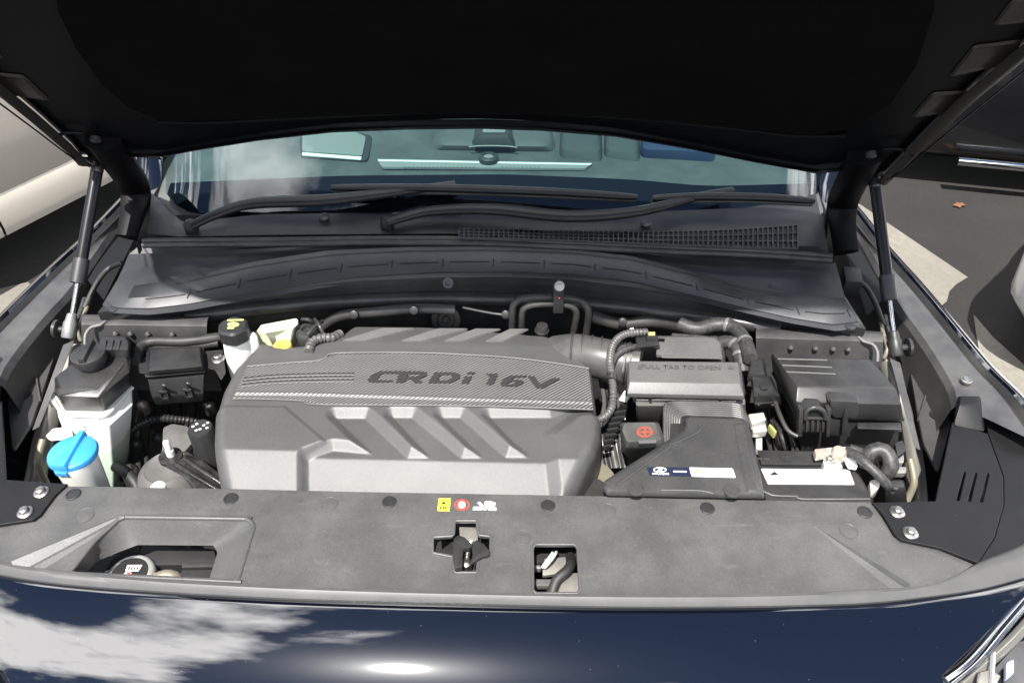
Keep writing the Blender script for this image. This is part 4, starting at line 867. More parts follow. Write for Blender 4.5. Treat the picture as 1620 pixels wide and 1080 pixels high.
stack('side_hook', [([(219, 566), (234, 564), (234, 592), (220, 590)], -.004), ([(219, 566), (234, 564), (234, 592), (220, 590)], -.03)], PLC, rb)
br = stack('box_bracket', [(rpoly([(320, 556), (352, 553), (357, 590), (350, 602), (340, 585), (322, 582)], 3), -.012), (rpoly([(320, 556), (352, 553), (357, 590), (350, 602), (340, 585), (322, 582)], 3), -.02)], BMET, rb)
inst('bracket_bolt', BOLT, P(345, 568, -.012), br, sc=1.1)
lp = tube('loom_pipe', [P(214, 572, .0), P(222, 550, .002), P(240, 540, .003), P(290, 540, .003), P(340, 534, .0), P(362, 530, -.005)], .009, RUB); props(lp, 'black rubber pipe curving behind the relay box', 'pipe')
tube('loom_sleeve', [P(222, 557, -.008), P(240, 548, -.008), P(290, 548, -.008), P(345, 542, -.01)], .008, RUB, lp)
cv = tube('loom_conduit', [P(196, 690, -.16), P(220, 672, -.14), P(250, 662, -.13), P(290, 664, -.14), P(320, 668, -.16)], .007, PLC, corr=.15, pitch=.006); props(cv, 'dark corrugated conduit running below the relay box', 'conduit')

pb = thing('power_steering_bottle', 'white fluid bottle with a black cap printed in pale yellow', 'fluid bottle', P(372, 560, -.12))
c = P(368, 514, .05)
turned('bottle_body', P(376, 548, .0), [(.026, -.14), (.026, -.02), (.022, .012), (.016, .026)], WHITE, pb, n=28)
turned('bottle_shoulder', P(398, 530, .025), [(.008, -.05), (.009, -.003), (.006, .002), (.001, .003)], WHITE, pb, n=18)
bcap = turned('bottle_cap', c, [(.022, -.03), (.0255, -.026), (.0255, -.004), (.022, .0), (.001, .0008)], PLC, pb, n=48, lobes=6, amp=.035)
flat('cap_print', ell((369, 513), 9.5, 4), .0518, YEL2, bcap)
flat('cap_print', [(360, 505), (386, 504.6), (385, 507), (359, 507.5)], .0518, YEL2, bcap)
flat('cap_print', [(360, 517), (371, 516.6), (370, 520), (359, 520)], .0518, YEL2, bcap)
br_ = thing('brake_fluid_reservoir', 'pale yellowed translucent reservoir with orange ring behind the engine cover', 'reservoir', P(440, 540, -.1))
stack('reservoir_body', [([(412, 514), (470, 503), (472, 512), (462, 520), (412, 528)], .035), ([(404, 524), (444, 515), (474, 512), (460, 545), (408, 552)], .005), ([(404, 545), (474, 530), (462, 566), (408, 570)], -.06)], PALE, br_, bev=.004, r=3)
turned('reservoir_ring', P(447, 548, .012), [(.016, -.02), (.017, .0), (.015, .004), (.008, .004), (.006, .001)], ORG, br_, n=24)
mp_ = thing('vacuum_valve', 'black round valve and pipes just behind the pale reservoir', 'valve', P(490, 530, -.06))
turned('valve_disc', P(486, 522, .02), [(.02, -.03), (.022, -.004), (.018, .002), (.01, .003), (.009, -.002), (.001, -.002)], BMET, mp_, n=28)
for a, b in [((478, 505), (498, 512)), ((486, 530), (510, 508)), ((498, 505), (512, 530))]: tube('valve_pipe', [P(*a, .03), P((a[0]+b[0])/2, (a[1]+b[1])/2-3, .035), P(*b, .02)], .0035, BMET, mp_)
cv = tube('valve_conduit', [P(488, 556, .02), P(494, 541, .022), P(510, 534, .024), P(526, 534, .02), P(538, 528, .015)], .008, CONV, corr=.14, pitch=.007); props(cv, 'short grey corrugated conduit at the rear corner of the engine cover', 'conduit')

em = thing('engine_mount', 'grey rubber engine mount with black cast bracket arm and stud', 'engine mount', P(262, 745, -.16))
turned('mount_cushion', P(264, 742, -.075), [(.055, -.06), (.052, -.025), (.046, -.006), (.034, .006), (.03, .003), (.001, .004)], mat('mount_rubber', (.09, .088, .085), .6, dust=.6, dustcol=(.17, .165, .155), dscale=25), em, n=36)
arm = bmesh.new()
loft(arm, [[P(x, y, z) for x, y, z in ((256, 724, -.045), (276, 716, -.045), (276, 716, -.075), (256, 724, -.075))], [P(x, y, z) for x, y, z in ((258, 737, -.035), (292, 722, -.035), (292, 722, -.07), (258, 737, -.07))],
           [P(x, y, z) for x, y, z in ((288, 752, -.03), (320, 726, -.03), (320, 726, -.07), (288, 752, -.07))], [P(x, y, z) for x, y, z in ((330, 800, -.04), (362, 760, -.04), (362, 760, -.08), (330, 800, -.08))]])
GLB = mat('gloss_black_casting', (.012, .012, .012), .22, dust=.35, dustcol=(.1, .095, .09), dscale=40, bump=.5, bscale=150)
ar = mk('mount_arm', arm, GLB, em, bev=.006)
for a, b in [((276, 733), (345, 775)), ((292, 726), (352, 766))]: tube('arm_rib', [P(*a, -.027), P((a[0]+b[0])/2, (a[1]+b[1])/2, -.023), P(*b, -.032)], .004, GLB, ar)
turned('mount_washer', P(270, 722, -.036), [(.018, -.004), (.018, .002), (.01, .003)], GLB, em, n=22)
turned('mount_stud', P(271, 720, -.034), [(.0065, 0), (.0065, .012), (.005, .013), (.005, .03), (.004, .032)], mat('pale_stud', (.62, .61, .58), .4), em, n=12)
sh_ = prism('heat_shield', rpoly([(258, 676), (272, 670), (298, 674), (304, 700), (290, 716), (256, 722)], 4), -.08, .03, mat('mount_shield', (.07, .07, .068), .6, dust=.6, dscale=30), em, bev=.005)
pl_ = turned('pipe_plug', P(249, 768, -.03), [(.011, -.05), (.011, -.002), (.009, .0), (.001, .0005)], WHITE, n=20); props(pl_, 'small white plug poking up behind the left shield edge', 'plug')
oc = thing('oil_filler_cap', 'black cylindrical oil filler cap with white print left of engine cover', 'cap', P(316, 700, -.12))
turned('cap_barrel', P(316, 676, .0), [(.022, -.09), (.022, -.05), (.0195, -.045), (.0195, -.004), (.0175, .0), (.001, .0004)], PLC, oc, n=36, lobes=9, amp=.02)
for k, (x, y) in enumerate([(303, 674), (309, 670), (314, 678), (320, 672), (326, 668), (325, 676), (308, 680)]): flat('cap_print', [(x, y), (x+4, y-1.5), (x+4.6, y+.6), (x+.6, y+2)], .0009, WPR, oc)
jn = turned('hose_joint', P(205, 744, -.1), [(.014, -.03), (.014, 0), (.01, .006), (.004, .008)], ZINC, n=18); props(jn, 'bright metal hose joint left of the engine mount', 'joint')

# ================================================================== rear: heater pipes, sensor boot
hp = thing('heater_pipes', 'pair of black arched heater pipes clamped to the bulkhead', 'pipes', Q(870, 530, 1.1))
tube('pipe', [Q(x, y, 1.10) for x, y in [(810, 535), (811, 490), (817, 477), (832, 471), (876, 470), (912, 474), (925, 482), (931, 496), (926, 535)]], .0065, RUB, hp)
tube('pipe', [Q(x, y, 1.095) for x, y in [(825, 540), (826, 497), (831, 487), (845, 482), (876, 481), (902, 484), (911, 492), (911, 505), (904, 540)]], .006, RUB, hp)
pc = bar('pipe_clamp', Q(884, 452, 1.085), Q(883, 494, 1.085), .018, .006, PLC, hp, upv=Vector((0, 1, 0)))
turned('clamp_bolt', Q(885, 452, 1.078), [(.009, -.004), (.009, .003), (.006, .003), (.006, .009)], ZINC, pc, n=12, ax=Vector((0, -1, .3)))
turned('clamp_mark', Q(885, 471, 1.08), [(.0015, 0), (.0015, .001)], RED, pc, n=8, ax=Vector((0, -1, .3)))
bt = turned('pipe_boot', P(857, 528, .0), [(.014, -.05), (.013, -.01), (.01, .0), (.012, .004), (.012, .012), (.01, .02), (.001, .021)], RUB, n=22); props(bt, 'small black rubber boot behind the engine cover under the pipes', 'boot')
turned('boot_clamp', P(857, 528, .0), [(.0128, .005), (.0134, .007), (.0128, .010)], ZINC, bt, n=22)

# ================================================================== right side: air intake
ih = tube('intake_hose', [P(880, 562, -.02), P(910, 560, .0), P(945, 566, .008), P(985, 574, .008), P(1010, 578, .008)], .036, HOSE, seg=32, step=.003)
props(ih, 'ribbed grey air intake hose beside the engine cover', 'hose')
for x, y in [(905, 559), (921, 561), (936, 563), (951, 566)]: turned('hose_rib', P(x, y, .002+.006*(x-905)/50), [(.0355, -.0022), (.0385, 0), (.0355, .0022)], HOSE, ih, n=36, ax=Vector((1, -.12, .06)))
for x in (986, 994): turned('hose_clamp', P(x, 575, .008), [(.0365, -.003), (.0378, 0), (.0365, .003)], ZINC, ih, n=36, ax=Vector((1, -.1, 0)))
fb = thing('air_filter_box', 'grey air filter box with clipped sloping lid right of the engine cover', 'air filter box', P(1085, 640, -.2))
stack('lid_rear_housing', [([(1052, 533), (1128, 534), (1139, 542), (1143, 568), (1046, 566)], .04), ([(1022, 531), (1134, 531), (1146, 540), (1148, 585), (1010, 580)], .01), ([(1022, 535), (1148, 545), (1148, 600), (1010, 595)], -.06)], LGREY, fb, bev=.006, r=3)
prism('sensor_plate', rpoly([(1040, 540), (1066, 541), (1065, 562), (1038, 561)], 3), .0415, .006, LGREY, fb)
lid = stack('filter_lid', [([(995, 571), (1167, 573), (1171, 607), (996, 604)], .048), ([(992, 572), (1172, 574), (1177, 626), (992, 622)], .036), ([(992, 576), (1172, 578), (1178, 632), (992, 628)], .026)], LGREY, fb, bev=.003, r=2)
A = P(1014, 583, .0483); text('embossed_text', 'PULL TAB TO OPEN', A, P(1140, 585.5, .0483)-A, P(1014, 577, .0483)-A, mat('lid_emboss', (.065, .064, .062), .45), lid, height=.0008)
for x in (1008, 1152):
    bm = bmesh.new(); t = [P(x, 584, .0485), P(x+8, 584, .0485), P(x+4, 577, .0485)]; loft(bm, [[p-Vector((0, 0, .001)) for p in t], [p+Vector((0, 0, .0007)) for p in t]]); mk('embossed_triangle', bm, MATS['lid_emboss'], lid)
prism('lid_gap', [(992, 575), (1173, 578), (1180, 622), (990, 618)], .022, .012, PLD, fb, bev=.001)
rod_ = tube('clip_wire', [P(1007, 632, .012), P(1060, 632, .012), P(1120, 633.5, .012), P(1164, 635, .012)], .0022, ZINC, fb)
for x in (1029, 1139): bar('wire_clip', P(x, 627, .02), P(x, 638, .006), .005, .006, PLC, fb, upv=Vector((0, 1, 0)))
stack('filter_base', [(rpoly([(1004, 590), (1172, 592), (1180, 640), (1006, 642)], 5), .008), (rpoly([(1006, 610), (1172, 612), (1182, 690), (1008, 690)], 5), -.14)], LGREY, fb, bev=.003)
for k in range(5):
    y = 596+k*9; bar('base_rib', Q(999-k*5, 600+k*20, P(1000, 620, 0).y-.004*k), Q(990-k*5, 614+k*20, P(1000, 620, 0).y-.004*k), .014, .004, WPR if k % 2 else PLD, fb, upv=Vector((0, 1, 0)))
duct = thing('ribbed_duct', 'ribbed flexible grey duct below the filter lid', 'duct', P(1100, 670, -.1))
for k in range(7):
    o = k*3.8; z = .0-.001*k
    pts = [(1052+o, 700), (1052+o, 646+o*.7), (1056+o, 640+o*.75), (1064+o, 637+o*.8), (1100, 637+o*.85), (1160+o*.1, 639+o*.85), (1172+o*.2, 644+o*.85), (1180+o*.3, 658+o*.7)]
    p3 = [P(x, y, z+.012 if 0 < i < 7 else z-.01) for i, (x, y) in enumerate(pts)]
    tube('duct_rib', p3, .0034, mat('duct_rubber', (.04, .04, .039), .4, dust=.6, dustcol=(.11, .108, .102), dscale=25), duct)
stack('duct_body', [(rpoly([(1060, 642), (1168, 643), (1184, 668), (1190, 720), (1060, 720)], 6), .004), (rpoly([(1060, 642), (1168, 643), (1184, 668), (1190, 720), (1060, 720)], 6), -.08)], PL, duct)
ic = thing('air_scoop', 'black triangular intake scoop with stickers in front of the filter box', 'intake scoop', P(1080, 740, -.1))
SC = [(1084, 662), (1092, 659), (1176, 662), (1183, 668), (1196, 715), (1210, 786), (960, 781), (954, 772), (956, 760), (1048, 701), (1080, 682), (1084, 674)]
SCi = [(1087, 664), (1094, 661), (1174, 664), (1179, 670), (1190, 716), (1203, 780), (966, 776), (960, 770), (962, 762), (1052, 704), (1084, 685), (1088, 676)]
stack('scoop_body', [(SCi, .022), (SC, .016), ([(x, y+3) for x, y in SC], .008), ([(x, y+4) for x, y in SC], -.06)], PLG, ic, bev=.002)
ridge = stack('scoop_side_ridge', [([(1164, 672), (1176, 672), (1190, 735), (1199, 775), (1186, 775), (1176, 735)], .025), ([(1160, 670), (1179, 668), (1193, 735), (1203, 780), (1180, 780), (1170, 735)], .0215)], PLG, ic, bev=.001)
tube('scoop_fold', [P(1058, 704, .022), P(1092, 690, .0225), P(1108, 678, .022), P(1100, 668, .022)], .002, PLG, ic)
tube('scoop_fold', [P(975, 768, .022), P(1020, 735, .0225), P(1060, 706, .022)], .002, PLG, ic)
tube('scoop_line', [P(1046, 775, .0225), P(1110, 776, .0225), P(1128, 781, .0225)], .001, LGREY, ic)
for q in [(1006, 773), (1158, 776)]: turned('scoop_button', P(*q, .022), [(.0125, -.001), (.0125, .0015), (.0105, .0018), (.01, .0006), (.001, .0006)], PLG, ic, n=24)
lb = prism('info_sticker', rpoly([(1023, 738.5), (1090, 739), (1094, 753), (1028, 752)], 2), .0228, .0006, NAVYP, ic, bev=0)
lb2 = prism('info_sticker', rpoly([(1090.4, 739), (1159, 740.5), (1164, 755), (1094.4, 753)], 2), .0228, .0006, WPR, ic, bev=0)
ring_flat('emblem_ring', (1044, 742.6), 10.5, 3.9, 1.2, .0233, WPR, lb)
A = P(1039.6, 744.6, .0230); text('emblem_letter', 'H', A, P(1048, 744.7, .0230)-A, P(1041, 740.6, .0230)-A, WPR, lb, height=.0003, shear=.35, bold=.02)
A = P(1032, 750.6, .0230); text('sticker_text', 'HYUNDAI', A, P(1058, 750.9, .0230)-A, P(1032, 747.6, .0230)-A, WPR, lb, height=.0003, bold=.02)
flat('sticker_text', [(1065, 744.2), (1086, 744.6), (1086.5, 746.6), (1065.4, 746.2)], .0232, WPR, lb)
flat('sticker_mark', ell((1103, 745.5), 5, 3), .0232, YEL2, lb2)
tc_ = thing('terminal_cover', 'small black terminal cover marked with a red circled plus', 'terminal cover', P(1012, 695, -.08))
stack('cover_shell', [(rpoly([(988, 669), (1036, 668), (1046, 694), (1042, 697), (992, 699), (984, 680)], 5), .028), (rpoly([(982, 668), (1042, 667), (1052, 697), (1048, 706), (990, 708), (978, 684)], 5), .012), (rpoly([(984, 690), (1042, 690), (1052, 720), (1000, 730), (982, 712)], 5), -.06)], mat('olive_black_plastic', (.045, .047, .043), .5, dust=.4, dscale=20), tc_, bev=.003)
ring_flat('plus_ring', (1020, 683), 12.5, 8, 1.7, .0292, RED, tc_)
flat('plus_bar', [(1010, 682.2), (1030, 682.2), (1030, 684), (1010, 684)], .029, RED, tc_); flat('plus_bar', [(1019.2, 676), (1021, 676), (1021, 690), (1019.2, 690)], .0291, RED, tc_)
bar('cover_clip', P(1010, 699, .028), P(1038, 698, .028), .006, .003, LGREY, tc_)
cd = thing('sensor_conduit', 'grey corrugated conduit looping from the engine cover up to the air flow sensor', 'conduit', P(967, 600, .0))
tube('conduit', [P(946, 664, .0), P(960, 656, .005), P(969, 640, .012), P(970, 615, .03), P(967, 590, .045), P(965, 570, .055), P(968, 550, .06), P(978, 535, .064), P(995, 527, .066), P(1024, 525, .064)], .0062, CONV, cd, corr=.13, pitch=.0052, seg=14)
turned('conduit_clip', P(968, 596, .043), [(.0085, -.005), (.0085, .005)], PLC, cd, n=14, ax=Vector((.1, .7, .3)))
cn_ = thing('airflow_sensor', 'black sensor plug on top of the air filter housing', 'sensor', P(1025, 545, .03))
stack('plug_body', [([(1006, 533), (1038, 530), (1042, 546), (1008, 550)], .058), ([(1004, 532), (1040, 529), (1045, 552), (1006, 556)], .042)], PLC, cn_, bev=.003)
prism('plug_latch', [(1022, 524), (1037, 524), (1038, 534), (1024, 535)], .066, .012, PL, cn_, bev=.001)
prism('plug_tag', [(1026, 525), (1036, 525), (1036, 530), (1026, 530)], .0675, .001, YEL2, cn_, bev=0)
tube('plug_wire', [P(1008, 548, .05), P(990, 552, .05), P(975, 562, .045), P(968, 575, .04)], .005, BRAID, cn_)
turned('plug_nub', P(1000, 522, .06), [(.006, -.01), (.0055, 0), (.003, .003)], WPR, cn_, n=12)
for k, (pts, r_, lab) in enumerate([
    ([(1075, 512, .03), (1100, 520, .03), (1130, 514, .034), (1150, 514, .038), (1166, 522, .04), (1178, 540, .045), (1188, 568, .045)], .0125, 'thick black taped cable arching over the filter box corner'),
    ([(1132, 545, .02), (1148, 541, .03), (1162, 544, .034), (1170, 560, .03), (1176, 590, .015)], .012, 'second taped cable tucked inside the cable arch'),
    ([(1064, 530, .01), (1090, 532, .02), (1120, 535, .03), (1150, 540, .03)], .004, 'thin black cable behind the filter housing')]):
    o = tube('taped_cable', [P(*q) for q in pts], r_, BRAID); props(o, lab, 'cable', 'cables by the air filter box')
    if k < 2:
        for u in (.55, .95):
            i = int(u*(len(pts)-1)); turned('cable_tie', P(*pts[i]), [(r_*1.04, -.003), (r_*1.1, 0), (r_*1.04, .003)], mat('tie_grey', (.12, .12, .118), .4), o, n=16, ax=(P(*pts[min(i+1, len(pts)-1)])-P(*pts[max(i-1, 0)])))
cb = thing('loom_connector', 'black loom connector block between filter lid and fuse box', 'connector', P(1205, 620, -.05))
stack('connector_head', [([(1190, 568), (1206, 568), (1210, 592), (1184, 590)], .04), ([(1186, 566), (1210, 566), (1216, 606), (1180, 604)], .02)], PLC, cb, bev=.004)
stack('connector_body', [([(1190, 594), (1216, 595), (1224, 614), (1192, 614)], .032), ([(1186, 594), (1220, 595), (1234, 626), (1192, 627)], .018), ([(1188, 600), (1222, 600), (1236, 640), (1194, 642)], -.01)], PL, cb, bev=.002)
bar('connector_latch', P(1202, 613, .032), P(1214, 613, .032), .008, .005, PLC, cb)
stack('connector_foot', [([(1192, 626), (1230, 625), (1232, 636), (1194, 640)], .0), ([(1192, 626), (1230, 625), (1232, 646), (1194, 650)], -.05)], PLC, cb)
for x in (1200, 1222): turned('foot_pin', P(x, 640, .001), [(.0022, 0), (.0018, .001)], ZINC, cb, n=8)
wb = thing('earth_bracket', 'dull white metal bracket between the scoop and the fuse box', 'bracket', P(1198, 690, -.08))
for p_, z in [([(1184, 655), (1208, 652), (1212, 664), (1190, 672)], .0), ([(1188, 668), (1210, 666), (1214, 682), (1192, 684)], -.012), ([(1196, 682), (1206, 682), (1206, 712), (1196, 710)], -.03)]: prism('bracket_piece', rpoly(p_, 2), z, .012, LEAD, wb, bev=.002)
bar('yellow_tag', P(1216, 676, -.05), P(1226, 688, -.05), .004, .016, YEL2, wb)

# ================================================================== fuse box
fx = thing('fuse_box', 'large black fuse box with stepped lid at the right of the bay', 'fuse box', P(1330, 640, -.12))
stack('box_lid', [([(1222, 559), (1301, 560), (1312, 566), (1377, 568), (1417, 613), (1262, 611)], .055), ([(1219, 562), (1300, 563), (1312, 566), (1380, 570), (1427, 640), (1260, 636)], .040), ([(1222, 590), (1300, 590), (1312, 590), (1384, 590), (1430, 666), (1262, 662)], -.004)], PL, fx, bev=.003)
stack('lid_flange', [([(1219, 588), (1386, 588), (1432, 662), (1260, 660)], -.002), ([(1219, 588), (1386, 588), (1432, 667), (1260, 664)], -.016)], PL, fx, bev=.003)
stack('box_body', [([(1226, 600), (1382, 600), (1424, 668), (1264, 666)], -.016), ([(1236, 650), (1384, 650), (1420, 730), (1268, 728)], -.12)], PLC, fx, bev=.003)
for a, b in [((1230, 567.5), (1308, 569.5)), ((1237, 577.5), (1316, 581)), ((1244, 588), (1322, 591.5))]: tube('lid_rib', [P(*a, .0555), P(*b, .0555)], .0013, LGREY, fx)
yF = P(1340, 640, .04).y
def upright(name, pts, ya, yb, mtl, parent, bev=.001): bm = bmesh.new(); loft(bm, [[Q(x, y, ya) for x, y in pts], [Vector((p.x, yb, p.z)) for p in [Q(x, y, ya) for x, y in pts]]]); return mk(name, bm, mtl, parent, bev=bev)
ltc = upright('lid_latch', [(1266, 650), (1278, 644), (1300, 645), (1308, 652), (1306, 684), (1268, 683)], yF-.012, yF+.01, PLC, fx, .002)
tube('latch_arch', [Q(x, y, yF-.016) for x, y in [(1274, 662), (1276, 650), (1288, 644), (1303, 650), (1306, 662)]], .004, PL, ltc)
upright('latch_window', [(1280, 659), (1283, 651), (1296, 651), (1299, 659)], yF-.0135, yF-.008, PLD, ltc, 0)
bar('latch_bar', Q(1272, 661, yF-.015), Q(1307, 662, yF-.015), .004, .004, PL, ltc)
for k in range(4): bar('latch_rib', Q(1277+k*8.5, 665, yF-.014), Q(1276+k*8.5, 682, yF-.014), .004, .004, PL, ltc, upv=Vector((0, 1, 0)))
for x in (1266, 1310): bar('latch_cheek', Q(x, 644, yF-.012), Q(x-2, 686, yF-.012), .006, .014, PL, ltc, upv=Vector((0, 1, 0)))
tab = upright('lid_tab', [(1314, 634), (1358, 636), (1359, 656), (1352, 662), (1321, 661), (1313, 654)], yF-.010, yF+.012, PL, fx, .002)
upright('tab_spike', [(1331, 690), (1346, 690), (1341, 660), (1337, 648), (1334, 660)], yF-.014, yF, PLC, tab, .001)
upright('tab_web', [(1314, 662), (1331, 664), (1330, 690), (1312, 688)], yF-.006, yF, PLC, tab, .001)
stack('lid_front_lip', [([(1356, 668), (1425, 668), (1427, 680), (1356, 678)], .0), ([(1356, 668), (1425, 668), (1427, 684), (1356, 682)], -.014)], PL, fx, bev=.003)
tube('lid_side_rail', [P(1222, 620, .0), P(1232, 652, -.004), P(1246, 680, -.012), P(1262, 690, -.014)], .004, PL, fx)

# ================================================================== battery
bt_ = thing('battery', 'black car battery with a long white blank label at the front right', 'battery', P(1285, 760, -.2))
stack('battery_case', [([(1198, 722), (1344, 724), (1378, 787), (1374, 830), (1222, 830), (1206, 770)], -.002), ([(1196, 722), (1346, 724), (1382, 790), (1376, 834), (1220, 834), (1204, 772)], -.012), ([(1196, 722), (1346, 724), (1382, 790), (1376, 834), (1220, 834), (1204, 772)], -.2)], PL, bt_, bev=.003)
stack('battery_rear_step', [([(1198, 712), (1330, 714), (1344, 736), (1204, 735)], .004), ([(1198, 712), (1330, 714), (1344, 737), (1204, 736)], -.012)], PL, bt_, bev=.002)
turned('battery_vent', P(1244, 722, .004), [(.011, -.001), (.011, .0012), (.009, .0014), (.004, .0006), (.001, .0018)], PLC, bt_, n=22)
A = P(1198, 727, .0045); text('embossed_text', 'MIN  MAX', A, P(1217, 727.2, .0045)-A, P(1198, 724.4, .0045)-A, LGREY, bt_, height=.0003)
bl = prism('battery_label', rpoly([(1204, 741), (1343, 742.5), (1352, 766), (1215, 765)], 2), -.0008, .0008, WPR, bt_, bev=0)
flat('label_mark', [(1225, 745), (1233, 751), (1217, 751)], -.0004, INK, bl)
flat('label_mark', [(1215, 751.6), (1238, 752), (1238, 753), (1215, 752.6)], -.0004, INK, bl)
flat('label_mark', [(1313, 744.2), (1338, 744.8), (1339, 746.4), (1314, 746)], -.0004, INK, bl)
flat('label_mark', ell((1285, 744.6), 1, .8, 10), -.0004, INK, bl)
tube('case_line', [P(1206, 775, .0), P(1222, 783, .0), P(1262, 785, .0), P(1268, 789, .0), P(1376, 789, .0)], .0014, LGREY, bt_)
tm = thing('battery_terminal', 'pale corroded battery terminal clamp with a bolt on the battery corner', 'terminal', P(1318, 722, .0))
prism('clamp_plate', rpoly([(1302, 726), (1326, 722), (1334, 740), (1304, 741)], 3), .014, .016, LEAD, tm, bev=.002)
prism('clamp_tongue', rpoly([(1288, 710), (1310, 708), (1312, 718), (1292, 722)], 3), .024, .01, COPPER, tm, bev=.002)
prism('clamp_bridge', rpoly([(1306, 708), (1340, 706), (1342, 720), (1312, 724)], 3), .022, .012, LEAD, tm, bev=.002)
turned('clamp_post', P(1327, 716, .024), [(.011, -.01), (.011, .003), (.009, .006), (.001, .006)], COPPER, tm, n=20)
prism('clamp_strap', rpoly([(1336, 722), (1350, 724), (1358, 738), (1344, 736)], 3), .016, .008, WPR, tm, bev=.001)
inst('clamp_bolt', BOLT, P(1312, 727, .014), tm, sc=.9)
for k, (pts, r_, lab, mt) in enumerate([
    ([(1340, 712, .025), (1356, 722, .03), (1376, 738, .03), (1398, 760, .02), (1410, 775, .0)], .007, 'straight black battery lead slanting down to the front right', BRAID),
    ([(1366, 736, .0), (1374, 718, .02), (1390, 710, .028), (1404, 718, .026), (1409, 738, .015), (1398, 752, -.005)], .0115, 'thick black battery cable bent in a loop beside the terminal', BRAID),
    ([(1344, 708, .022), (1362, 714, .02), (1380, 726, .0), (1386, 740, -.03)], .006, 'short black lead curling behind the battery terminal', RUB)]):
    o = tube('battery_cable', [P(*q) for q in pts], r_, mt); props(o, lab, 'cable', 'cables at the battery terminal')
sb = prism('cable_sleeve', rpoly([(1376, 760), (1390, 756), (1392, 770), (1378, 784)], 3), .0, .02, LEAD, bev=.002); props(sb, 'crumpled pale metal cable sleeve right of the battery', 'sleeve')
kb = thing('relay_cube', 'small dark grey relay cube behind the right front corner cover', 'relay', P(1416, 780, -.06))
stack('cube_body', [([(1404, 760), (1428, 760), (1431, 770), (1402, 771)], .016), ([(1402, 759), (1430, 759), (1434, 776), (1400, 777)], .008), ([(1402, 775), (1432, 775), (1436, 800), (1400, 800)], -.06)], PL, kb, bev=.003)
bar('cube_mark', Q(1414, 772, P(1416, 776, .008).y-.004), Q(1420, 773, P(1416, 776, .008).y-.004), .001, .004, LGREY, kb)
cl_ = thing('ground_clip', 'grey metal clip and bracket right of the fuse box', 'clip', P(1418, 705, -.06))
for p_, z in [([(1416, 700), (1428, 696), (1434, 712), (1420, 722)], -.01), ([(1408, 716), (1430, 718), (1430, 732), (1410, 732)], -.03), ([(1412, 738), (1434, 738), (1434, 748), (1412, 748)], -.05)]: prism('clip_piece', rpoly(p_, 3), z, .01, PLC if z > -.02 else CAST, cl_, bev=.002)
eb = turned('engine_pulley_housing', P(930, 760, -.08), [(.05, -.06), (.05, -.01), (.046, .0), (.03, .002), (.001, .002)], TAN, n=32); props(eb, 'tan metal housing showing between engine cover and intake scoop', 'housing')
turned('housing_seal', P(934, 778, -.055), [(.03, -.03), (.03, 0), (.026, .004), (.001, .004)], RUB, eb, n=28)
lo = thing('engine_loom', 'tangle of black wiring and white clips between cover and filter box', 'wiring', P(965, 690, -.1))
for k in range(6):
    x = 950+k*7; tube('loom_wire', [P(x, 600+k*6, -.06), P(x+6+3*math.sin(k), 640, -.05), P(x-4, 690, -.06), P(x+4, 740, -.09)], .004+.001*(k % 2), BMET if k % 3 else CONV, lo)
for k in range(7): bar('loom_comb', P(968+k*3.4-k*6, 655+k*9, -.01-.004*k), P(990-k*4, 652+k*9, -.01-.004*k), .004, .01, PLC, lo)

lw = thing('front_loom', 'bundle of black wires and hoses low beside the engine mount', 'wiring', P(230, 700, -.3))
for k in range(9):
    x = 200+k*14; tube('loom_wire', [P(x, 600+8*(k % 3), -.22), P(x+10*math.sin(k*2.1), 650, -.2+.02*math.sin(k)), P(x+14*math.cos(k*1.3), 700, -.19), P(x-8, 760, -.2+.015*(k % 4))], .004+.0015*(k % 3), [RUB, BMET, BRAID][k % 3], lw)
for k, q in enumerate([(225, 640), (250, 690), (330, 640), (300, 735), (215, 700)]): turned('loom_clip', P(*q, -.17), [(.012, -.02), (.012, 0), (.008, .006), (.002, .008)], [CAST, PLC, ZINC][k % 3], lw, n=14)
rw = thing('fuse_loom', 'black wires running down between filter box and fuse box', 'wiring', P(1225, 680, -.2))
for k in range(6): tube('loom_wire', [P(1196+k*8, 630, -.04), P(1204+k*7, 660, -.06-.01*k), P(1214+k*8+4*math.sin(k*2), 690, -.08), P(1222+k*9, 730, -.12)], .004+.001*(k % 2), [RUB, BRAID, BMET][k % 3], rw)
fw_ = thing('bulkhead_hoses', 'dark hoses and a thin cable lying along the bulkhead behind the cover', 'hoses', Q(640, 500, 1.1))
tube('bulkhead_hose', [Q(x, y, 1.12) for x, y in [(505, 520), (540, 500), (600, 493), (660, 488), (720, 490)]], .010, RUB, fw_)
tube('bulkhead_cable', [Q(x, y, 1.11) for x, y in [(732, 486), (760, 492), (790, 497), (812, 497)]], .0022, CONV, fw_)
tube('bulkhead_hose', [Q(x, y, 1.13) for x, y in [(935, 500), (980, 512), (1030, 508), (1080, 516)]], .012, RUB, fw_)
for q in [(560, 497), (655, 490), (800, 497), (985, 509)]: turned('hose_clip', Q(*q, 1.105), [(.008, -.004), (.008, .004), (.004, .006)], BMET, fw_, n=12, ax=Vector((0, -1, .4)))

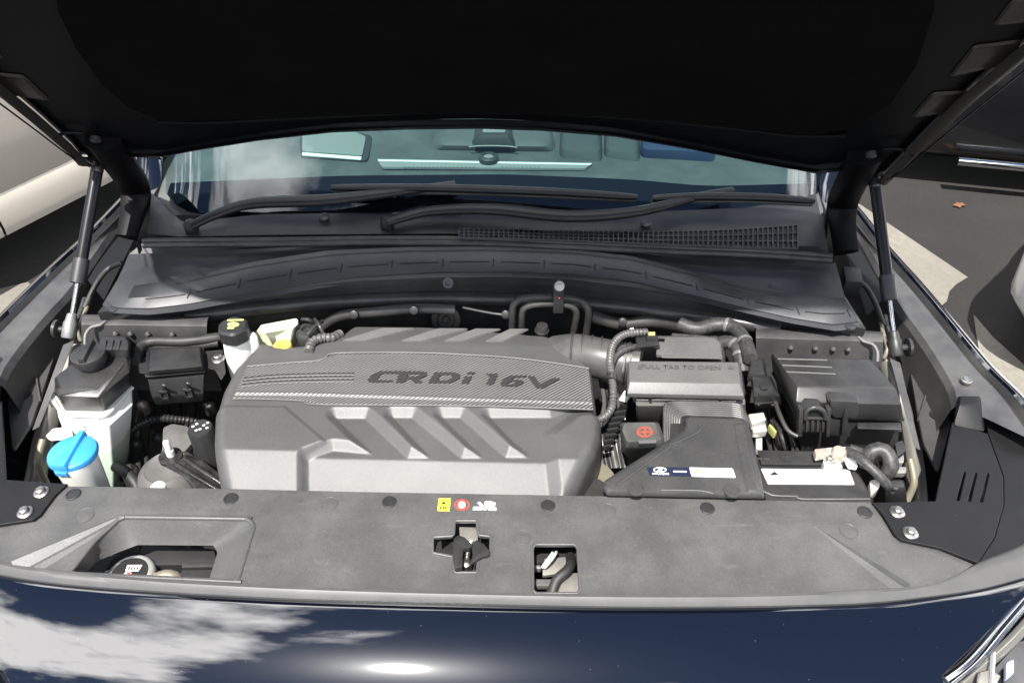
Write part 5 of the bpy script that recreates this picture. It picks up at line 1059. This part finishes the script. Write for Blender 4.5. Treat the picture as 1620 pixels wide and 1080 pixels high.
# ================================================================== neighbours
nc = thing('silver_car', 'silver car parked beyond the left wing, only its lower side showing', 'car', (-2.3, 2.6, 0))
A = P(0, 378, -.70); Bq = P(225, 262, -.70); d = (Bq-A); d.z = 0; d.normalize(); nrm = Vector((d.y, -d.x, 0))
if nrm.x < 0: nrm = -nrm
def side(prof, a0, a1, n=24): return [[A+d*t+nrm*o_+Vector((0, 0, z_-A.z)) for t in np.linspace(a0, a1, n)] for o_, z_ in prof]
SP = [(-.5, .20), (-.05, .20), (.0, .22), (.004, .25), (-.004, .31), (-.012, .36), (-.018, .368), (-.012, .376), (-.01, .55), (-.005, .78), (-.03, .92), (-.10, 1.0), (-.35, 1.45), (-.7, 1.5)]
for a0, a1 in ((-2.2, .02), (.03, 1.05), (1.06, 2.2)): grid('body_side', side(SP[1:12], a0, a1), SILV, nc, ang=50)
grid('underbody', side([(-.06, .2), (-1.2, .2)], -2.2, 2.2), PLD, nc); grid('glasshouse', side(SP[11:], -2.0, 1.6), DCAR, nc)
grid('far_side', side([(-.7, 1.5), (-1.4, 1.45), (-1.7, 1.0), (-1.75, .2)], -2.2, 2.2), SILV, nc)
for t in (-1.3, 1.5): turned('wheel', A+d*t+Vector((0, 0, .32-A.z))-nrm*.02, [(.32, -.2), (.32, -.03), (.29, 0), (.2, .0), (.19, -.03), (.001, -.03)], RUB, nc, n=32, ax=nrm)
dc = thing('black_car', 'black car with a chrome side step parked at the far right', 'car', (3.4, 3.6, 0))
A = P(1512, 250, -.74); Bq = P(1640, 262, -.74); d = (Bq-A); d.z = 0; d.normalize(); nrm = Vector((d.y, -d.x, 0))
if nrm.y > 0: nrm = -nrm
grid('body_side', side([(-.5, .14), (-.05, .16), (.0, .22), (.0, .34), (.02, .45), (.04, .75), (.0, .95), (-.3, 1.45), (-.8, 1.5)], -1.2, 3.2), DCAR, dc, ang=50)
tube('side_step', [A+d*t+nrm*.03 for t in (0, .5, 1.2, 2.4)], .022, CHROME, dc)
grid('underbody', side([(-.05, .16), (-1.5, .16)], -1.2, 3.2), PLD, dc)
for t in (-.7, 2.3): turned('wheel', A+d*t+Vector((0, 0, .33-A.z))-nrm*.02, [(.33, -.2), (.33, -.03), (.3, 0), (.2, .0), (.19, -.03), (.001, -.03)], RUB, dc, n=32, ax=nrm)
wc = thing('white_car', 'white car nose just entering at the right edge', 'car', P(1640, 440, GZ))
A = P(1601, 400, -.45); dd = Vector((A.x-EYE.x, A.y-EYE.y, 0)).normalized(); dd = Matrix.Rotation(R(-9), 3, 'Z') @ dd; pp_ = Vector((dd.y, -dd.x, 0))
def body_ring(z, ins, r=.22, l0=0.0, l1=3.9):
    c2 = [(A+pp_*ins+dd*(l0+ins)), (A+pp_*(1.75-ins)+dd*(l0+ins)), (A+pp_*(1.75-ins)+dd*l1), (A+pp_*ins+dd*l1)]
    return [Vector((x, y, z)) for x, y in rpoly([(p.x, p.y) for p in c2], r, 6)]
bm = bmesh.new(); loft(bm, [body_ring(z, i) for z, i in ((.2, .06), (.28, .01), (.42, .0), (.58, .015), (.68, .05), (.74, .12))]); mk('body', bm, WCAR, wc, ang=50)
bm = bmesh.new(); loft(bm, [body_ring(.73, .14, l0=.9), body_ring(1.1, .32, l0=1.4, l1=3.6), body_ring(1.3, .38, l0=1.7, l1=3.2)]); mk('glasshouse', bm, DCAR, wc, ang=50)
for t in (.75, 3.1):
    for o_ in (.02, 1.73): turned('wheel', Vector((A.x, A.y, .31))+dd*t+pp_*o_, [(.31, -.1), (.31, .06), (.27, .09), (.19, .09), (.18, .05), (.001, .05)] if o_ > 1 else [(.31, .1), (.31, -.01), (.27, -.02), (.19, -.02), (.18, .02), (.001, .02)], RUB, wc, n=30, ax=pp_)
lf = prism('fallen_leaf', [(1507, 324), (1512, 322), (1514, 319.5), (1518, 321.5), (1524, 319.8), (1523, 322.5), (1530, 323.5), (1522, 325), (1519, 328), (1514, 325.6)], GZ+.012, .003, mat('leaf_brown', (.16, .075, .04), .8), bev=0); props(lf, 'small brown fallen leaf on the asphalt', 'leaf')
